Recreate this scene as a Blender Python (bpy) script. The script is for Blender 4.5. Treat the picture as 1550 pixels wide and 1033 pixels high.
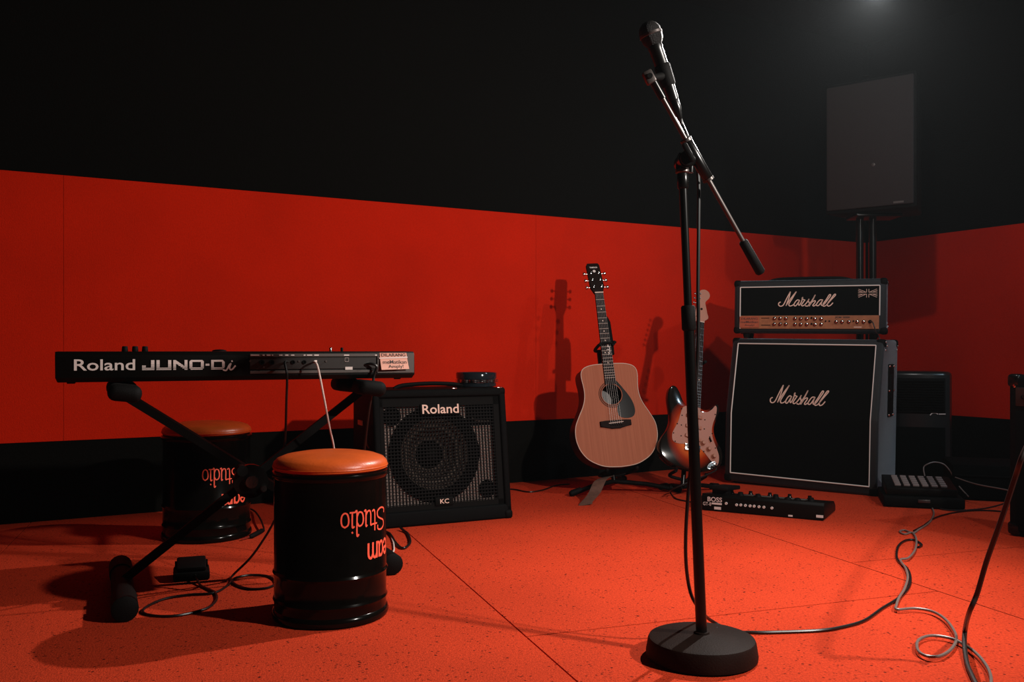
import bpy, bmesh, math, random
from mathutils import Vector, Matrix
random.seed(7)
for o in list(bpy.data.objects): bpy.data.objects.remove(o)
S = bpy.context.scene
COL = S.collection
V = Vector
# ------------------------------------------------------------------ camera, world, lights, exposure
F, CH, HZ = 1365.0, 0.70, 530.0            # focal length in pixels of a 1550 px frame, eye height, horizon row
cam = bpy.data.cameras.new('camera'); cam.sensor_width = 36; cam.lens = F/1550*36
cam.shift_y = (HZ-516.5)/1550; cam.clip_start = .02
co = bpy.data.objects.new('camera', cam); COL.objects.link(co)
co.location = (0, 0, CH); co.rotation_euler = (math.pi/2, 0, 0); S.camera = co
S.view_settings.view_transform = 'Standard'; S.view_settings.look = 'None'
S.view_settings.gamma = 1; S.view_settings.use_curve_mapping = False; S.view_settings.exposure = 0.0
w = bpy.data.worlds.new('room_dark'); S.world = w; w.use_nodes = True
w.node_tree.nodes['Background'].inputs[0].default_value = (.01, .009, .008, 1)
w.node_tree.nodes['Background'].inputs[1].default_value = .3
def lamp(name, loc, power, col, radius, target=None, angle=None, blend=.4):
    d = bpy.data.lights.new(name, 'SPOT' if target else 'POINT'); d.energy = power; d.color = col; d.shadow_soft_size = radius
    o = bpy.data.objects.new(name, d); COL.objects.link(o); o.location = loc
    if target:
        d.spot_size = math.radians(angle); d.spot_blend = blend
        o.rotation_euler = (V(target)-V(loc)).to_track_quat('-Z', 'Y').to_euler()
    return o
lamp('lamp_above_amps', (1.34, 3.3, 2.022), 230, (1, .95, .90), .02, (.1, 1.7, 0), 112, .9)
lamp('lamp_right', (1.85, 1.3, 1.72), 285, (1, .93, .86), .04, (-.75, 3.6, .55), 108, .9)
lamp('lamp_above_amps_spill', (1.34, 3.3, 2.022), 29, (1, .95, .92), .02)
lamp('lamp_right_cool', (3.05, 2.5, 2.45), 80, (.60, .84, 1), .05, (1.95, 4.6, .55), 75, .6)

# ------------------------------------------------------------------ pixel helpers (measuring the photograph)
def fp(px, py, h=0.0):                     # point on a level plane at height h
    y = F*(CH-h)/(py-HZ); return V(((px-775)/F*y, y, h))
def at(px, py, y): return V(((px-775)/F*y, y, CH-(py-HZ)/F*y))
def onplane(M, px, py, yl=0.0):            # local (x, z) where the sight line meets the plane y = yl of frame M
    r = M.to_3x3(); o = M.translation; n = r @ V((0, 1, 0)); p0 = o + n*yl
    d = V(((px-775)/F, 1, -(py-HZ)/F)); c = V((0, 0, CH))
    t = (p0-c).dot(n)/d.dot(n); q = r.transposed() @ (c+d*t-o); return q.x, q.z
def frame(X, Y, Z, yaw=0, roll=0, pit=0):
    c, s = math.cos(yaw), math.sin(yaw)
    ux, uy, uz = V((c, s, 0)), V((-s, c, 0)), V((0, 0, 1))
    u2 = ux*math.cos(roll)-uz*math.sin(roll); z2 = ux*math.sin(roll)+uz*math.cos(roll)
    z3 = z2*math.cos(pit)+uy*math.sin(pit); y3 = uy*math.cos(pit)-z2*math.sin(pit)
    M = Matrix((u2, y3, z3)).transposed().to_4x4(); M.translation = (X, Y, Z); return M

# ------------------------------------------------------------------ materials
def mat(name, col, rough=.6, metal=0, spec=.5, coat=0, noise=0, nscale=40, bump=0, bscale=400, col2=None, trans=0):
    m = bpy.data.materials.new(name); m.use_nodes = True; nt = m.node_tree; b = nt.nodes['Principled BSDF']
    b.inputs['Base Color'].default_value = (*col, 1); b.inputs['Roughness'].default_value = rough
    b.inputs['Metallic'].default_value = metal; b.inputs['Specular IOR Level'].default_value = spec
    b.inputs['Coat Weight'].default_value = coat
    tc = nt.nodes.new('ShaderNodeTexCoord')
    if noise or col2:
        n = nt.nodes.new('ShaderNodeTexNoise'); n.inputs['Scale'].default_value = nscale; n.inputs['Detail'].default_value = 6
        nt.links.new(tc.outputs['Object'], n.inputs['Vector'])
        r = nt.nodes.new('ShaderNodeValToRGB'); r.color_ramp.elements[0].position = .3; r.color_ramp.elements[1].position = .7
        c2 = col2 or [c*(1-noise) for c in col]
        r.color_ramp.elements[0].color = (*c2, 1); r.color_ramp.elements[1].color = (*col, 1)
        nt.links.new(n.outputs['Fac'], r.inputs[0]); nt.links.new(r.outputs[0], b.inputs['Base Color'])
    if bump:
        n2 = nt.nodes.new('ShaderNodeTexNoise'); n2.inputs['Scale'].default_value = bscale; n2.inputs['Detail'].default_value = 3
        nt.links.new(tc.outputs['Object'], n2.inputs['Vector'])
        bp = nt.nodes.new('ShaderNodeBump'); bp.inputs['Strength'].default_value = bump; bp.inputs['Distance'].default_value = .004
        nt.links.new(n2.outputs['Fac'], bp.inputs['Height']); nt.links.new(bp.outputs[0], b.inputs['Normal'])
    return m
def carpet(name, col, speck=True, dens=.5):
    m = mat(name, col, .95, spec=.1, bump=.6, bscale=260); nt = m.node_tree; b = nt.nodes['Principled BSDF']
    tc = nt.nodes.new('ShaderNodeTexCoord')
    n = nt.nodes.new('ShaderNodeTexNoise'); n.inputs['Scale'].default_value = 150; n.inputs['Detail'].default_value = 5
    n.inputs['Roughness'].default_value = .75
    nt.links.new(tc.outputs['Object'], n.inputs['Vector'])
    r = nt.nodes.new('ShaderNodeValToRGB'); r.color_ramp.elements[0].position = .3; r.color_ramp.elements[1].position = .62
    r.color_ramp.elements[0].color = (*[c*(.50 if speck else .85) for c in col], 1); r.color_ramp.elements[1].color = (*col, 1)
    nt.links.new(n.outputs['Fac'], r.inputs[0]); out = r.outputs[0]
    big = nt.nodes.new('ShaderNodeTexNoise'); big.inputs['Scale'].default_value = 2.2; big.inputs['Detail'].default_value = 4
    nt.links.new(tc.outputs['Object'], big.inputs['Vector'])
    rb = nt.nodes.new('ShaderNodeValToRGB'); rb.color_ramp.elements[0].position = .3; rb.color_ramp.elements[1].position = .6
    rb.color_ramp.elements[0].color = (.86, .86, .86, 1); rb.color_ramp.elements[1].color = (1, 1, 1, 1)
    nt.links.new(big.outputs['Fac'], rb.inputs[0])
    mx = nt.nodes.new('ShaderNodeMix'); mx.data_type = 'RGBA'; mx.blend_type = 'MULTIPLY'; mx.inputs[0].default_value = 1
    nt.links.new(out, mx.inputs[6]); nt.links.new(rb.outputs[0], mx.inputs[7]); out = mx.outputs[2]
    if speck:                               # lint, burns and trodden-in dirt
        for sc, th, dk in ((72, .26, .32), (40, .17, .16), (10, .048, .10)):
            vo = nt.nodes.new('ShaderNodeTexVoronoi'); vo.inputs['Scale'].default_value = sc; vo.inputs['Randomness'].default_value = 1
            nt.links.new(tc.outputs['Object'], vo.inputs['Vector'])
            rv = nt.nodes.new('ShaderNodeValToRGB'); rv.color_ramp.elements[0].position = th*.6; rv.color_ramp.elements[1].position = th
            rv.color_ramp.elements[0].color = (dk, dk, dk, 1); rv.color_ramp.elements[1].color = (1, 1, 1, 1)
            nt.links.new(vo.outputs['Distance'], rv.inputs[0])
            gate = nt.nodes.new('ShaderNodeTexNoise'); gate.inputs['Scale'].default_value = sc*.35
            nt.links.new(tc.outputs['Object'], gate.inputs['Vector'])
            rg = nt.nodes.new('ShaderNodeValToRGB'); rg.color_ramp.elements[0].position = .46; rg.color_ramp.elements[1].position = .54
            nt.links.new(gate.outputs['Fac'], rg.inputs[0])
            mx2 = nt.nodes.new('ShaderNodeMix'); mx2.data_type = 'RGBA'; mx2.blend_type = 'MULTIPLY'
            nt.links.new(rg.outputs[0], mx2.inputs[0]); nt.links.new(out, mx2.inputs[6]); nt.links.new(rv.outputs[0], mx2.inputs[7]); out = mx2.outputs[2]
    nt.links.new(out, b.inputs['Base Color'])
    return m
M_floor = carpet('red_floor_carpet', (.64, .050, .014))
M_wallred = carpet('red_wall_carpet', (.62, .016, .002), False)
M_wallblack = mat('black_wall_felt', (.0030, .0028, .0022), .95, spec=.08, bump=.5, bscale=150)
M_ceil = mat('black_ceiling', (.006, .0055, .005), .95, spec=.1, bump=.4, bscale=60)
M_under = mat('dark_underlay', (.08, .006, .002), .95, spec=.05)
M_plastic = mat('black_plastic', (.003, .0025, .002), .42, spec=.10, bump=.15, bscale=900)
M_matte = mat('black_matte', (.0022, .0018, .0015), .7, spec=.08)
M_rubber = mat('black_rubber', (.0025, .002, .0017), .7, spec=.10, bump=.2)
M_paint = mat('gloss_black_paint', (.003, .0025, .002), .15, spec=.14, noise=.3, nscale=18, bump=.03, bscale=30)
M_tolex = mat('black_leathercloth', (.0022, .0022, .0022), .55, spec=.06, bump=.5, bscale=700)
M_vinyl = mat('black_textured_vinyl', (.007, .0075, .008), .42, spec=.28, bump=.5, bscale=700)
_b = M_vinyl.node_tree.nodes['Principled BSDF']; _b.inputs['Sheen Weight'].default_value = .5; _b.inputs['Sheen Roughness'].default_value = .35; _b.inputs['Sheen Tint'].default_value = (.72, .88, 1, 1)
M_cloth = mat('black_grille_cloth', (.0025, .0025, .0022), .9, spec=.05, bump=.4, bscale=900)
M_steel = mat('chrome', (.75, .73, .70), .18, 1)
M_darksteel = mat('black_enamelled_steel', (.003, .0027, .0024), .25, spec=.3)
M_greysteel = mat('dull_grey_steel', (.09, .075, .07), .35, .6)
M_greypanel = mat('grey_panel', (.075, .062, .055), .45, spec=.4)
M_darkpanel = mat('dark_panel', (.02, .017, .015), .4, spec=.4)
M_white = mat('white_print', (.78, .68, .64), .6)
M_silver = mat('silver_print', (.66, .57, .53), .5)
M_cream = mat('cream_print', (.72, .48, .38), .6)
M_piping = mat('white_piping', (.70, .62, .56), .5)
M_gold = mat('gold_panel', (.36, .125, .05), .5, .1, noise=.25, nscale=60)
M_paper = mat('pink_paper', (.72, .36, .27), .8, noise=.12, nscale=25)
M_paper2 = mat('orange_paper', (.40, .085, .035), .85, noise=.2, nscale=40)
M_tape = mat('clear_tape', (.8, .68, .64), .25)
M_ink = mat('black_ink', (.02, .012, .01), .7)
M_seat = mat('orange_leatherette', (.58, .088, .012), .38, spec=.45, noise=.22, nscale=14, bump=.12, bscale=160)
M_lettering = mat('red_paint_lettering', (.85, .10, .05), .5)
M_meshbar = mat('grille_steel', (.0025, .002, .002), .7, spec=.1)
M_baffle = mat('grey_baffle', (.48, .36, .31), .8)
M_cone = mat('paper_cone', (.085, .06, .046), .8, noise=.3)
M_spruce = mat('spruce_top', (.32, .104, .053), .5, spec=.08)
M_side = mat('dark_mahogany', (.03, .008, .004), .35, spec=.3)
M_rosewood = mat('rosewood', (.012, .0045, .003), .6, spec=.06, noise=.4, nscale=90)
M_maple = mat('pale_maple', (.33, .13, .08), .45, spec=.25)
M_pick = mat('black_pickguard', (.006, .0045, .004), .12, spec=.4)
M_cguard = mat('cream_pickguard', (.33, .125, .080), .4, spec=.2)
M_strap = mat('brown_webbing', (.10, .038, .021), .8, bump=.4, bscale=300, noise=.3, nscale=60)
M_bind = mat('white_binding', (.50, .33, .25), .5)
M_cable = mat('black_cable', (.005, .0045, .004), .35, spec=.4)
M_gcable = mat('grey_cable', (.16, .115, .10), .4, spec=.5)
M_wcable = mat('white_cable', (.72, .58, .52), .4)
M_rcable = mat('brown_cable', (.022, .014, .012), .4, spec=.4)
M_pa = mat('speaker_mesh', (.027, .0215, .0205), .8, spec=.1, bump=.5, bscale=500)
M_led = mat('pale_button', (.20, .15, .14), .5)
M_blueblack = mat('gloss_blue_black', (.012, .016, .02), .1, coat=.6)
# sprucetop grain
def grain(m, axis_scale, a, bcol, amt=.5):
    nt = m.node_tree; b = nt.nodes['Principled BSDF']; tc = nt.nodes.new('ShaderNodeTexCoord'); mp = nt.nodes.new('ShaderNodeMapping')
    mp.inputs['Scale'].default_value = axis_scale; n = nt.nodes.new('ShaderNodeTexNoise'); n.inputs['Scale'].default_value = 1; n.inputs['Detail'].default_value = 4
    nt.links.new(tc.outputs['Object'], mp.inputs[0]); nt.links.new(mp.outputs[0], n.inputs['Vector'])
    r = nt.nodes.new('ShaderNodeValToRGB'); r.color_ramp.elements[0].position = .35; r.color_ramp.elements[1].position = .65
    r.color_ramp.elements[0].color = (*bcol, 1); r.color_ramp.elements[1].color = (*a, 1)
    nt.links.new(n.outputs['Fac'], r.inputs[0]); nt.links.new(r.outputs[0], b.inputs['Base Color'])
grain(M_spruce, (160, 3, 3), (.33, .098, .047), (.285, .080, .037))
def burst():                                # sunburst lacquer: amber middle, black rim, by distance from the middle of the body
    m = mat('sunburst_lacquer', (.3, .05, .01), .1, spec=.4); nt = m.node_tree; b = nt.nodes['Principled BSDF']
    tc = nt.nodes.new('ShaderNodeTexCoord'); mp = nt.nodes.new('ShaderNodeMapping')
    mp.inputs['Location'].default_value = (0, 0, -.95); mp.inputs['Scale'].default_value = (7.0, 0, 5.2)
    nt.links.new(tc.outputs['Object'], mp.inputs[0]); g = nt.nodes.new('ShaderNodeTexGradient'); g.gradient_type = 'SPHERICAL'
    nt.links.new(mp.outputs[0], g.inputs[0]); r = nt.nodes.new('ShaderNodeValToRGB'); e = r.color_ramp.elements
    e[0].position = .05; e[0].color = (.006, .004, .003, 1); e[1].position = .55; e[1].color = (.62, .12, .02, 1)
    k = e.new(.28); k.color = (.25, .018, .003, 1)
    nt.links.new(g.outputs[0], r.inputs[0]); nt.links.new(r.outputs[0], b.inputs['Base Color']); return m
M_burst = burst()

# ------------------------------------------------------------------ mesh builder
class MB:
    def __init__(s): s.bm = bmesh.new()
    def box(s, c, d, R=None, bev=0, seg=2):
        t = bmesh.new(); bmesh.ops.create_cube(t, size=1)
        bmesh.ops.scale(t, vec=d, verts=t.verts)
        if bev: bmesh.ops.bevel(t, geom=list(t.edges), offset=bev, segments=seg, profile=.5, affect='EDGES')
        if R: bmesh.ops.transform(t, matrix=R.to_4x4(), verts=t.verts)
        bmesh.ops.translate(t, vec=c, verts=t.verts); return s.join(t)
    def join(s, t, M=None):
        if M: bmesh.ops.transform(t, matrix=M, verts=t.verts)
        mp = {v: s.bm.verts.new(v.co) for v in t.verts}
        for f in t.faces:
            try: s.bm.faces.new([mp[v] for v in f.verts])
            except ValueError: pass
        t.free(); return s
    def mesh(s, vs, fs):
        q = [s.bm.verts.new(v) for v in vs]
        for f in fs:
            try: s.bm.faces.new([q[i] for i in f])
            except ValueError: pass
        return s
    def tube(s, pts, r, seg=8, closed=False, cap=True):
        pts = [V(p) for p in pts]; n = len(pts); rr = r if isinstance(r, (list, tuple)) else [r]*n
        rings = []; up = None
        for i, p in enumerate(pts):
            a = pts[(i-1) % n] if (closed or i) else p; b = pts[(i+1) % n] if (closed or i < n-1) else p
            t = (b-a).normalized()
            if up is None: up = t.orthogonal().normalized()
            up = (up-t*up.dot(t))
            up = up.normalized() if up.length > 1e-6 else t.orthogonal().normalized()
            sd = t.cross(up)
            rings.append([s.bm.verts.new(p+(up*math.cos(2*math.pi*k/seg)+sd*math.sin(2*math.pi*k/seg))*rr[i]) for k in range(seg)])
        for i in range(n if closed else n-1):
            A, B = rings[i], rings[(i+1) % n]
            for k in range(seg): s.bm.faces.new((A[k], A[(k+1) % seg], B[(k+1) % seg], B[k]))
        if cap and not closed:
            s.bm.faces.new(rings[0][::-1]); s.bm.faces.new(rings[-1])
        return s
    def cyl(s, a, b, r, seg=16, r2=None): return s.tube([a, b], [r, r if r2 is None else r2], seg)
    def lathe(s, prof, seg=48, M=None, cap=True):
        t = bmesh.new(); rings = []
        for r, z in prof: rings.append([t.verts.new((r*math.cos(2*math.pi*k/seg), r*math.sin(2*math.pi*k/seg), z)) for k in range(seg)])
        for A, B in zip(rings, rings[1:]):
            for k in range(seg): t.faces.new((A[k], A[(k+1) % seg], B[(k+1) % seg], B[k]))
        if cap: t.faces.new(rings[0][::-1]); t.faces.new(rings[-1])
        return s.join(t, M)
    def prism(s, out, y0, y1, bev=0, hole=None):   # outline in local x, z; extruded along y (y0 is the front)
        t = bmesh.new(); n = len(out)
        if hole is None:
            A = [t.verts.new((x, y0, z)) for x, z in out]; B = [t.verts.new((x, y1, z)) for x, z in out]
            t.faces.new(A); t.faces.new(B[::-1])
            for i in range(n): t.faces.new((A[i], B[i], B[(i+1) % n], A[(i+1) % n]))
            if bev:
                ed = [e for e in t.edges if (abs(e.verts[0].co.y-e.verts[1].co.y) < 1e-6)]
                bmesh.ops.bevel(t, geom=ed, offset=bev, segments=3, profile=.5, affect='EDGES')
        return s.join(t)
    def obj(s, name, m, parent=None, smooth=True, ang=40):
        bmesh.ops.recalc_face_normals(s.bm, faces=s.bm.faces)
        me = bpy.data.meshes.new(name); s.bm.to_mesh(me); s.bm.free(); me.materials.append(m)
        if smooth:
            for p in me.polygons: p.use_smooth = True
            try: me.set_sharp_from_angle(angle=math.radians(ang))
            except Exception: pass
        o = bpy.data.objects.new(name, me); COL.objects.link(o)
        if parent: o.parent = parent
        return o
def tag(o, label, cat, group=None):
    o['label'] = label; o['category'] = cat
    if group: o['group'] = group
    return o
def thing(name, label, cat, M=None, group=None):
    o = bpy.data.objects.new(name, None); COL.objects.link(o); o.empty_display_size = .05
    if M is not None: o.matrix_world = M; o.matrix_basis = M
    return tag(o, label, cat, group)
def smooth_pts(P, n=8, closed=False):
    P = [V(p) for p in P]; out = []; N = len(P)
    rng = range(N if closed else N-1)
    for i in rng:
        if closed: a, b, c, d = P[(i-1) % N], P[i], P[(i+1) % N], P[(i+2) % N]
        else: a, b, c, d = P[max(i-1, 0)], P[i], P[i+1], P[min(i+2, N-1)]
        for k in range(n):
            t = k/n
            out.append(.5*((2*b)+(c-a)*t+(2*a-5*b+4*c-d)*t*t+(3*b-a-3*c+d)*t**3))
    if not closed: out.append(P[-1])
    return out
def ribbon(strokes, wd, fn, smooth=6, h=.0008):
    """flat pen strokes in 2D, mapped to 3D by fn(u, v, w)"""
    vs, fs = [], []
    for st in strokes:
        pts = [V((a, b, 0)) for a, b in st]
        if smooth and len(pts) > 2: pts = smooth_pts(pts, smooth)
        pts = [p for i, p in enumerate(pts) if i == 0 or (p-pts[i-1]).length > 1e-5]
        n = len(pts); b0 = len(vs)
        for i, p in enumerate(pts):
            t = (pts[min(i+1, n-1)]-pts[max(i-1, 0)]); t = t.normalized() if t.length > 1e-7 else V((1, 0, 0))
            q = V((-t.y, t.x, 0))*wd/2
            e = V((0, 0, 0))
            if i == 0: e = -t*wd*.3
            if i == n-1: e = t*wd*.3
            for sg in (1, -1): vs.append(fn(p.x+q.x*sg+e.x, p.y+q.y*sg+e.y, h))
            for sg in (1, -1): vs.append(fn(p.x+q.x*sg+e.x, p.y+q.y*sg+e.y, 0))
        for i in range(n-1):
            a = b0+4*i; c = a+4
            fs += [(a, a+1, c+1, c), (a+2, c+2, c+3, a+3), (a, c, c+2, a+2), (a+1, a+3, c+3, c+1)]
        fs += [(b0, b0+2, b0+3, b0+1), (b0+4*(n-1), b0+4*(n-1)+1, b0+4*(n-1)+3, b0+4*(n-1)+2)]
    return vs, fs
def text2d(body, extr=0, bold=0):
    c = bpy.data.curves.new('lettering', 'FONT'); c.body = body; c.size = 1; c.resolution_u = 4; c.offset = bold
    o = bpy.data.objects.new('lettering', c); COL.objects.link(o)
    dg = bpy.context.evaluated_depsgraph_get(); dg.update()
    me = bpy.data.meshes.new_from_object(o.evaluated_get(dg))
    vs = [(v.co.x, v.co.y) for v in me.vertices]; fs = [tuple(p.vertices) for p in me.polygons]
    bpy.data.objects.remove(o); bpy.data.curves.remove(c); bpy.data.meshes.remove(me)
    x0 = min(v[0] for v in vs); x1 = max(v[0] for v in vs); y0 = min(v[1] for v in vs); y1 = max(v[1] for v in vs)
    return [((x-x0)/(x1-x0), (y-y0)/(y1-y0)) for x, y in vs], fs
def lettering(body, fn, name, m, parent, bold=0):        # fn maps the unit box of the word to 3D
    vs, fs = text2d(body, bold=bold); b = MB(); b.mesh([fn(u, v) for u, v in vs], fs)
    return b.obj(name, m, parent, False)
def flat(x0, z0, x1, z1, y): return lambda u, v: V((x0+(x1-x0)*u, y, z0+(z1-z0)*v))
def cable(name, pts, r, m, label, n=8, cat='cable', group=None, seg=8):
    b = MB(); b.tube(smooth_pts(pts, n), r, seg); return tag(b.obj(name, m), label, cat, group)

def plate_hole(outl, c, r, y, nseg=64):
    """flat plate with a round hole: fan between hole ring and outline by angle"""
    n = len(outl); ang = [math.atan2(z-c[1], x-c[0]) for x, z in outl]
    vs = [V((x, y, z)) for x, z in outl]+[V((c[0]+r*math.cos(a), y, c[1]+r*math.sin(a))) for a in ang]
    return vs, [(i, (i+1) % n, n+(i+1) % n, n+i) for i in range(n)]

# ------------------------------------------------------------------ room
C0 = V((2.38, 6.07, 0)); DL = V((-.874, -.486, 0)).normalized(); DR = V((-DL.y, DL.x, 0))
DR = V((.486, -.874, 0)).normalized(); NL = DR.copy(); NR = DL.copy()
LW, RW, HT = 7.4, 7.8, 2.75
def slab(name, o, d, n, s0, s1, z0, z1, y0, y1, m, parent=None, bev=0):
    b = MB(); R = Matrix((d, n, V((0, 0, 1)))).transposed()
    c = o + d*(s0+s1)/2 + n*(y0+y1)/2; b.box(V((c.x, c.y, (z0+z1)/2)), (s1-s0, y1-y0, z1-z0), R, bev)
    return b.obj(name, m, parent, False)
def struct(o): o['kind'] = 'structure'; return o
wl = struct(slab('wall_left', C0, DL, NL, -.12, LW+.12, -.05, HT, -.12, -.02, M_wallblack))
wr = struct(slab('wall_right', C0, DR, NR, 0, RW+.12, -.05, HT, -.12, -.02, M_wallblack))
wb = struct(slab('wall_back', C0+DR*RW, DL, NL, 0, LW+.12, -.05, HT, .02, .12, M_wallblack))
wf = struct(slab('wall_front', C0+DL*LW, DR, NR, 0, RW, -.05, HT, .02, .12, M_wallblack))
ce = struct(slab('ceiling', C0+DR*RW/2, DL, NL, -.12, LW+.12, HT, HT+.1, -RW/2-.12, RW/2+.12, M_ceil))
def wall_panels(wall, d, n, L, seams, z0, z1, first):
    slab('lower_panel', C0, d, n, first, L, 0, z0-.002, -.02, -.002, M_wallblack, wall)
    slab('upper_panel', C0, d, n, first, L, z1+.002, HT, -.02, -.002, M_wallblack, wall)
    for a, b in zip(seams, seams[1:]): slab('red_panel', C0, d, n, a+.0005, b-.0005, z0, z1, -.02, 0, M_wallred, wall, .0006)
tc_ = 5.57*.909
wall_panels(wl, DL, NL, LW, [.0, tc_-4.75, tc_-2.486, tc_-.224, tc_+2.04, LW], .325, 1.421, 0)
wall_panels(wr, DR, NR, RW, [.02, 2.26, 4.52, 6.78, RW], .300, 1.421, .02)
fl = struct(slab('floor', C0+DR*RW/2, DL, NL, -.12, LW+.12, -.06, -.012, -RW/2-.12, RW/2+.12, M_under))
# carpet laid in strips with cross seams
room = [C0, C0+DL*LW, C0+DL*LW+DR*RW, C0+DR*RW]
def clip(poly, a, b, inside):
    out = []
    for i, p in enumerate(poly):
        q = poly[(i+1) % len(poly)]; ip, iq = inside(p), inside(q)
        if ip >= 0: out.append(p)
        if ip*iq < 0: out.append(p+(q-p)*(ip/(ip-iq)))
    return out
SU = V((.327, -.945, 0)).normalized(); SN = V((.945, .327, 0)).normalized(); SP = V((-.381, 3.40, 0))
offs = [-5.6, -4.2, -2.8, -1.40, 0, 1.27, 2.6, 3.95, 5.3]
cuts = {0: [.2], 3: [-1.9], 4: [1.27], 5: [.9], 6: [-.6]}
for i in range(len(offs)-1):
    rows = [-9]+cuts.get(i, [])+[9]
    for r0, r1 in zip(rows, rows[1:]):
        g = .0022
        quad = [SP+SN*(offs[i]+g)+SU*(r0+g), SP+SN*(offs[i+1]-g)+SU*(r0+g), SP+SN*(offs[i+1]-g)+SU*(r1-g), SP+SN*(offs[i]+g)+SU*(r1-g)]
        poly = quad
        for a, d in ((C0, DL), (C0, DR)):
            nn = NL if d is DL else NR
            LL = RW if d is DL else LW
            poly = clip(poly, None, None, lambda p: (p-C0).dot(nn))
            if poly: poly = clip(poly, None, None, lambda p: LL-(p-C0).dot(nn))
            if not poly: break
        if len(poly) < 3: continue
        t = bmesh.new(); A = [t.verts.new((p.x, p.y, 0)) for p in poly]; B = [t.verts.new((p.x, p.y, -.012)) for p in poly]
        t.faces.new(A); t.faces.new(B[::-1])
        for k in range(len(poly)): t.faces.new((A[k], B[k], B[(k+1) % len(poly)], A[(k+1) % len(poly)]))
        bmesh.ops.recalc_face_normals(t, faces=t.faces)
        b = MB(); b.join(t); b.obj('carpet_strip', M_floor, fl, False)

# ------------------------------------------------------------------ script lettering of the amplifier badge (unit cap height = 1)
def _sk(pts, skew=.0655): return [((x-95)/1043.0, (575-(y-skew*(x-130)))/235.0) for x, y in pts]
SCRIPT = [_sk(p) for p in (
 [(130,503),(98,522),(104,560),(145,574),(190,550),(250,445),(312,345)], [(312,348),(285,450),(236,570)], [(236,570),(325,455),(420,352)],
 [(420,352),(345,465),(290,545),(300,580),(345,578),(385,555)], [(482,502),(440,492),(392,540),(385,578),(418,585),(468,525),(484,502)],
 [(484,502),(462,555),(478,582),(515,535),(542,455)], [(542,455),(530,470),(548,490),(582,502)], [(582,502),(545,545),(520,580),(540,598),(580,582)],
 [(580,582),(625,538),(656,492)], [(656,492),(644,520),(664,568),(636,606),(592,600)], [(640,600),(715,515),(768,432)], [(768,432),(720,520),(662,608)],
 [(672,595),(715,545),(765,527),(768,550),(728,600),(748,614),(790,590)], [(902,525),(855,522),(805,570),(792,606),(830,612),(880,560),(904,525)],
 [(904,525),(878,585),(892,616),(935,595)], [(935,595),(1000,520),(1046,460),(1022,450),(960,535),(912,595),(920,630),(965,622)],
 [(965,622),(1060,530),(1132,462),(1112,450),(1050,520),(992,595),(1002,634),(1045,625),(1086,588)])]
SLEN = 1043/235.0

def amp_box(prof, W, name, m, parent, bev=.012):
    """cabinet: side profile (y, z) swept along x, rounded edges"""
    t = bmesh.new(); A = [t.verts.new((0, y, z)) for y, z in prof]; B = [t.verts.new((W, y, z)) for y, z in prof]
    t.faces.new(A); t.faces.new(B[::-1]); n = len(prof)
    for i in range(n): t.faces.new((A[i], A[(i+1) % n], B[(i+1) % n], B[i]))
    bmesh.ops.recalc_face_normals(t, faces=t.faces)
    bmesh.ops.bevel(t, geom=list(t.edges), offset=bev, segments=3, profile=.5, affect='EDGES')
    b = MB(); b.join(t); return b.obj(name, m, parent)
def corner_block(parent, x, y, z, sx, sy, sz, m, s=.045):
    b = MB(); b.box(V((x-sx*(s/2-.003), y-sy*(s/2-.003), z-sz*(s/2-.003))), (s, s, s), None, .014, 3); return b.obj('corner_guard', m, parent)

# ------------------------------------------------------------------ slant cabinet
MC = frame(1.116, 4.748, .013, -.630, .0175, 0)
cab = thing('guitar_speaker_cabinet', 'tall black slant-front guitar speaker cabinet with white script badge, under the amplifier head', 'speaker cabinet', MC)
W, Hc, SL, ZB = .77, .750, .085, .36
amp_box([(0, 0), (0, ZB), (SL, Hc), (.36, Hc), (.36, 0)], W, 'cabinet_shell', M_vinyl, cab, .014)
def fy(z): return 0 if z < ZB else SL*(z-ZB)/(Hc-ZB)
# grille cloth follows the two planes
b = MB()
x0, x1, zb, zt = .036, .734, .045, .722
sec = [(zb, -.004), (ZB, -.004), (zt, fy(zt)-.004)]
vs = []
for z, y in sec: vs += [V((x0, y, z)), V((x1, y, z)), V((x0, y+.01, z)), V((x1, y+.01, z))]
fs = []
for i in range(2):
    a = 4*i; c = a+4; fs += [(a, a+1, c+1, c), (a+2, c+2, c+3, a+3), (a, c, c+2, a+2), (a+1, a+3, c+3, c+1)]
fs += [(0, 2, 3, 1), (8, 9, 11, 10)]
b.mesh(vs, fs); b.obj('grille_cloth', M_cloth, cab, False)
for pts in ([(x0, zb), (x0, ZB), (x0, zt)], [(x1, zb), (x1, ZB), (x1, zt)], [(x0, zb), (x1, zb)], [(x0, zt), (x1, zt)]):
    b = MB(); b.tube([V((x, fy(z)-.005, z)) for x, z in pts], .0034 if pts[0][0] == x0 else .0026, 6); b.obj('piping', M_piping, cab)
uu = onplane(MC, 1168, 609, .03); vv = onplane(MC, 1255, 613, .03); top = onplane(MC, 1186, 589, .03)
wl_ = vv[0]-uu[0]; hh = .088
def fsc(u, v, w): 
    z = uu[1]+v*hh-.002; return V((uu[0]+u*wl_, fy(z)-.0055-w, z))
b = MB(); b.mesh(*ribbon([[(a*wl_, c*hh) for a, c in st] for st in SCRIPT], .0050, lambda u, v, w: fsc(u/wl_, v/hh, w), h=.003))
b.obj('script_badge', M_cream, cab, False)
for sx in (-1, 1):
    for sz in (-1, 1):
        z = Hc if sz > 0 else 0
        corner_block(cab, W if sx > 0 else 0, (SL if sz > 0 else 0), z, sx, -1, sz, M_matte)
        corner_block(cab, W if sx > 0 else 0, .36, z, sx, 1, sz, M_matte)
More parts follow.
